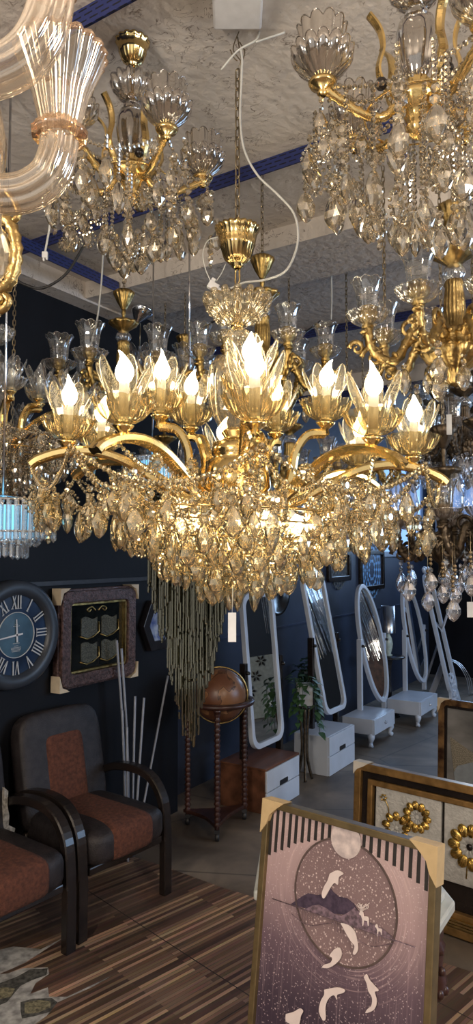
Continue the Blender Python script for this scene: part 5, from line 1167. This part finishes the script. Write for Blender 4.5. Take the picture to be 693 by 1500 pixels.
# ------------------------------------------------------------------ peach edged blown glass arms close to the lens
D_ = .72
t = thing('chandelier', 'peach edged ribbed glass chandelier with curling arms, very close in the top left corner', 'chandelier', P(-60, 200, D_ + .05), YAW)
lc = lambda px, py, d=0: ((px + 60) * D_ / F, d - .05, (200 - py) * D_ / F)
def ribtube(pts, r_, nm, m, parent, n=10, amp=.17):
    b = MB(); pts = arc(pts, 7); b.tube(pts, r_, n * 6); k = len(pts); nu = n * 6
    for j in range(k):
        c = Vector(pts[j])
        for i in range(nu): v = Vector(b.v[j * nu + i]); b.v[j * nu + i] = tuple(c + (v - c) * (1 + amp * (abs(cos(n * PI * i / nu)) - .6)))
    return ob(nm, b, m, parent)
a = ribtube([lc(104, -60), lc(103, 10), lc(97, 60), (lc(78, 105)), lc(48, 135), lc(5, 152), lc(-60, 160)], .0225, 'arm', 'murano', t)
b = MB(); x, y, z = lc(100, 5); b.lathe([(.024, -.008), (.030, -.004), (.031, .004), (.024, .008)], 48, 14, .05, c=(x, y, z - .002)); ob('collar', b, 'murano_rim', a)
a = ribtube([lc(94, 196, .06), lc(90, 225, .06), lc(76, 258, .06), lc(45, 280, .06), lc(10, 286, .06), lc(-60, 284, .06)], .0205, 'arm', 'murano', t)
b = MB(); x, y, z = lc(94, 188, .06); b.lathe([(.022, -.006), (.030, -.004), (.031, .003), (.024, .007), (.022, .012)], 48, 14, .05, c=(x, y, z)); ob('collar', b, 'murano_rim', a)
b = MB(); b.lathe([(.020, .006), (.024, .02), (.030, .045), (.038, .065), (.045, .082), (.049, .093)], 120, 20, .10, c=(x, y, z)); ob('trumpet_cup', b, 'murano', a)
b = MB(); b.lathe([(.0485, .090), (.051, .094), (.049, .098), (.046, .094)], 120, 20, .10, c=(x, y, z)); ob('cup_rim', b, 'murano_rim', a)
b = MB(); b.lathe([(0, -.30), (.02, -.29), (.035, -.24), (.03, -.18), (.045, -.1), (.05, 0), (.035, .08), (.04, .14), (.02, .18), (.012, .22)], 48, 12, .06); ob('column', b, 'murano', t)
b = MB(); b.chain((0, 0, .22), (0, 0, CZ - .002 - t.location.z), .013, .0022, .03); ob('chain', b, 'chain', t)
# gilt oval ornament on a taped black cable
q = P(-2, 372, .95); t = thing('gilt_ornament', 'gilt oval scroll ornament with crystal centre hanging at the photo edge under the glass arms', 'ornament', q, YAW); k = .95 / F
b = MB(); b.tube([(.024 * sin(a) , 0, .050 * cos(a)) for a in [2 * PI * i / 40 for i in range(40)]], [.0075 + .0025 * (i % 2) for i in range(40)], 8, closed=True)
for sx in (-1, 1):
    b.tube(arc([(sx * .004, 0, .09), (sx * .018, 0, .075), (sx * .026, 0, .055), (sx * .018, 0, .045)], 5), .005, 6)
    b.tube(arc([(sx * .004, 0, -.055), (sx * .014, 0, -.062), (sx * .01, 0, -.074), (sx * .0, 0, -.08)], 5), .006, 6)
for z_, r_ in ((-.062, .011), (-.074, .008), (-.083, .005)): b.ball((0, 0, z_), r_, 10, 6)
ob('frame', b, 'gilt', t)
b = MB(); b.almond((0, 0, .04), .08, .018, 0, .5, 10); ob('crystal', b, 'crys_s', t)
b = MB(); b.tube(arc([(.004, 0, .088), (.006, 0, .11), (-.004, .0, .15), (-.012, 0, .2), (-.03, .0, .3), (-.03, 0, CZ - .003 - q.z)], 6), .0045, 7); ob('cable', b, 'black', t)
# ------------------------------------------------------------------ loose leads, chains, spotlight
def lead(px, label, r_, m, plug=None, nm='power_cord'):
    pts = arc([P(x, y, d) for x, y, d in px], 6)
    if plug is None: b = MB(); b.tube(pts, r_, 6); return tag(ob(nm, b, m), label, 'cable')
    e = pts[-1]; t = thing(nm, label, 'cable', e, YAW); b = MB(); b.tube([Matrix.Rotation(-YAW, 3, 'Z') @ (p - e) for p in pts], r_, 6); ob('wire', b, m, t)
    b = MB(); b.box((0, 0, -.008), (.018, .012, .02)); b.box((-.004, 0, -.022), (.006, .006, .01)); b.box((.006, 0, -.02), (.006, .006, .008)); ob('plug', b, 'white', t, bevel=.002); return t
hz = lambda x, d: 808 - (CZ - .004 - EYE) * F / d
lead([(78, 232, 2.22), (77, 262, 2.22), (74, 320, 2.22), (66, 372, 2.22)], 'white lead with a plug dangling below the peach glass arms', .0035, 'wirew', 1) if 0 else None
lead([(77, 140, 2.22), (77, 250, 2.22), (74, 320, 2.22), (66, 370, 2.22)], 'white lead with a plug dangling below the peach glass arms', .0035, 'wirew', 1)
lead([(152, 342, 3.05), (151, 372, 3.05), (148, 420, 3.05), (142, 470, 3.05), (133, 505, 3.05)], 'thin white lead with an inline joint hanging beside the brass double dish', .004, 'wirew', 1)
lead([(18, 404, 2.6), (34, 416, 2.6), (62, 422, 2.6), (95, 403, 2.6), (118, 368, 2.6), (131, 338, 2.6), (138, 240, 2.53)], 'black cable drooping from the ceiling strip in a loop near the dark wall', .0055, 'black')
lead([(352, 545, 3.9), (372, 556, 3.9), (392, 536, 3.9), (415, 505, 3.9), (445, 488, 3.9), (470, 470, 4.1)], 'thin black cable looping under the far ceiling behind the lit flames', .006, 'black')
lead([(290, 520, 3.7), (290, 490, 3.7), (305, 475, 3.7), (330, 462, 3.7), (345, 440, 3.85)], 'thin black cable curling on the far wall beside the lit vase', .006, 'black')
lead([(485, hz(485, 3.5), 3.5), (486, 430, 3.5), (485, 468, 3.5)], 'short white lead hanging over the clear brass cup', .004, 'wirew')
def loosechain(px, d, y1, label, y0=None):
    b = MB(); a = P(px, (y0 or hz(px, d)), d); c = P(px, y1, d); c.x, c.y = a.x, a.y; b.chain(a, c, .010, .0022, .026); tag(ob('hanging_chain', b, 'chain'), label, 'chain')
loosechain(561, 2.62, 470, 'long steel chain hanging past the brass scroll arms'); loosechain(507, 3.6, 560, 'steel chain hanging beyond the three right cups'); loosechain(24, 2.9, 640, 'steel chain hanging in front of the dark wall at the photo edge'); loosechain(690, 2.9, 470, 'steel chain at the right photo edge behind the brass hub')
b = MB(); q = P(462, 0, 2.42); q = atz(463, 205, CZ - .06); b.tube(arc([(q.x, q.y, CZ - .03), (q.x + .004, q.y, q.z - .02), (q.x - .008, q.y - .008, q.z - .04), (q.x - .012, q.y - .012, q.z - .02)], 5), .0025, 6); tag(ob('wire_hook', b, 'chain'), 'small open wire hook on the blue strip beside the top right chandelier', 'hook')
q = P(206, 458, 3.9); t = thing('pendant_fitting', 'small chrome cone fitting with a clear flower pendant near the far ceiling', 'pendant', q, YAW)
b = MB(); b.M = Matrix.Rotation(.35, 4, 'Y'); b.lathe([(0, .035), (.07, .03), (.075, .02), (.05, -.01), (.02, -.05), (.006, -.07)], 28); ob('cone', b, 'chrome', t)
b = MB(); b.tube([(0, 0, .03), (0, 0, CZ - .003 - q.z)], .004, 6); b.tube([(0, 0, -.06), (-.004, 0, -.19)], .003, 6); ob('cord', b, 'chain', t)
b = MB(); tulip(b, 1.1, -.32, 6, .12, .05); b.tube([(-.004, 0, -.31), (-.004, 0, -.19)], .009, 8); ob('glass_flower', b, 'clear', t)
# paper tags
for px, py, d, lb, w_, h2 in ((658, 622, 2.42, 'white paper tag hanging among the dark bronze crystals', .018, .07), (691, 893, 2.3, 'white paper tag at the right photo edge under the bronze column', .03, .05)):
    q = P(px, py, d); b = MB(); b.box((0, 0, 0), (w_, .0012, h2)); b.tube([(0, 0, h2 / 2), (0, .002, h2 / 2 + .06)], .0007, 4); tag(ob('hanging_tag', b, 'paper', loc=q, rz=YAW), lb, 'tag')
WORLD, DAY2, DAY3, EXPO, LA, LB = .9, 85, 30, 0.6, 95, 36
# ------------------------------------------------------------------ camera, light, output look
cd = bpy.data.cameras.new('camera'); co_ = link(bpy.data.objects.new('camera', cd)); SC.camera = co_
mw = Matrix((RIGHT, UP, -FWD)).transposed().to_4x4(); mw.translation = CAM; co_.matrix_world = mw
cd.sensor_fit = 'VERTICAL'; cd.sensor_height = 36; cd.sensor_width = 36; cd.lens = 36 * F / 1500; cd.clip_start = .05; cd.shift_x = 0
w = bpy.data.worlds.new('world'); SC.world = w; w.use_nodes = True
t = w.node_tree; bg = t.nodes['Background']
sk = t.nodes.new('ShaderNodeTexSky'); sk.sky_type = 'HOSEK_WILKIE'; sk.sun_direction = Vector((-.4, .5, .7)).normalized(); sk.turbidity = 4
mxr = t.nodes.new('ShaderNodeMixRGB'); mxr.inputs[0].default_value = .75; mxr.inputs[2].default_value = (.80, .77, .74, 1)
t.links.new(sk.outputs[0], mxr.inputs[1]); t.links.new(mxr.outputs[0], bg.inputs['Color']); bg.inputs['Strength'].default_value = WORLD
def area(name, loc, target, size, power, col):
    l = bpy.data.lights.new(name, 'AREA'); l.energy = power; l.color = col; l.shape = 'RECTANGLE'; l.size, l.size_y = size
    o = link(bpy.data.objects.new(name, l)); o.location = loc
    o.rotation_euler = (Vector(target) - Vector(loc)).to_track_quat('-Z', 'Y').to_euler()
area('shopfront_daylight', (5.6, -4.35, 1.9), (5.6, 2.5, 1.0), (3.2, 1.8), DAY2, (.46, .68, 1))
area('far_window_daylight', (9.3, 1.6, 2.2), (4, .4, 2.4), (1.6, 1.0), DAY3, (.45, .68, 1))
def lamp(name, loc, power, col, rad):
    l = bpy.data.lights.new(name, 'POINT'); l.energy = power; l.color = col; l.shadow_soft_size = rad
    o = link(bpy.data.objects.new(name, l)); o.location = loc
# unseen warm fill lights, added behind and beside the viewer to brighten the ceiling
lamp('added_fill_light', (-1.2, .9, 2.25), LA, (1, .86, .70), .25)
lamp('added_fill_light', (.6, -1.6, 2.3), LA, (1, .86, .70), .25)
lamp('added_fill_light', (3.6, -2.6, 2.2), LB, (1, .88, .74), .25)
SC.view_settings.view_transform = 'Standard'; SC.view_settings.look = 'None'; SC.view_settings.gamma = 1; SC.view_settings.use_curve_mapping = False
SC.view_settings.exposure = EXPO
cy = SC.cycles
cy.max_bounces = 14; cy.diffuse_bounces = 4; cy.glossy_bounces = 6; cy.transmission_bounces = 8; cy.transparent_max_bounces = 24
cy.sample_clamp_indirect = 12; cy.caustics_reflective = False; cy.caustics_refractive = False; cy.blur_glossy = .5
cy.use_denoising = True; cy.denoiser = 'OPENIMAGEDENOISE'
try: cy.denoising_input_passes = 'RGB_ALBEDO_NORMAL'
except Exception: pass
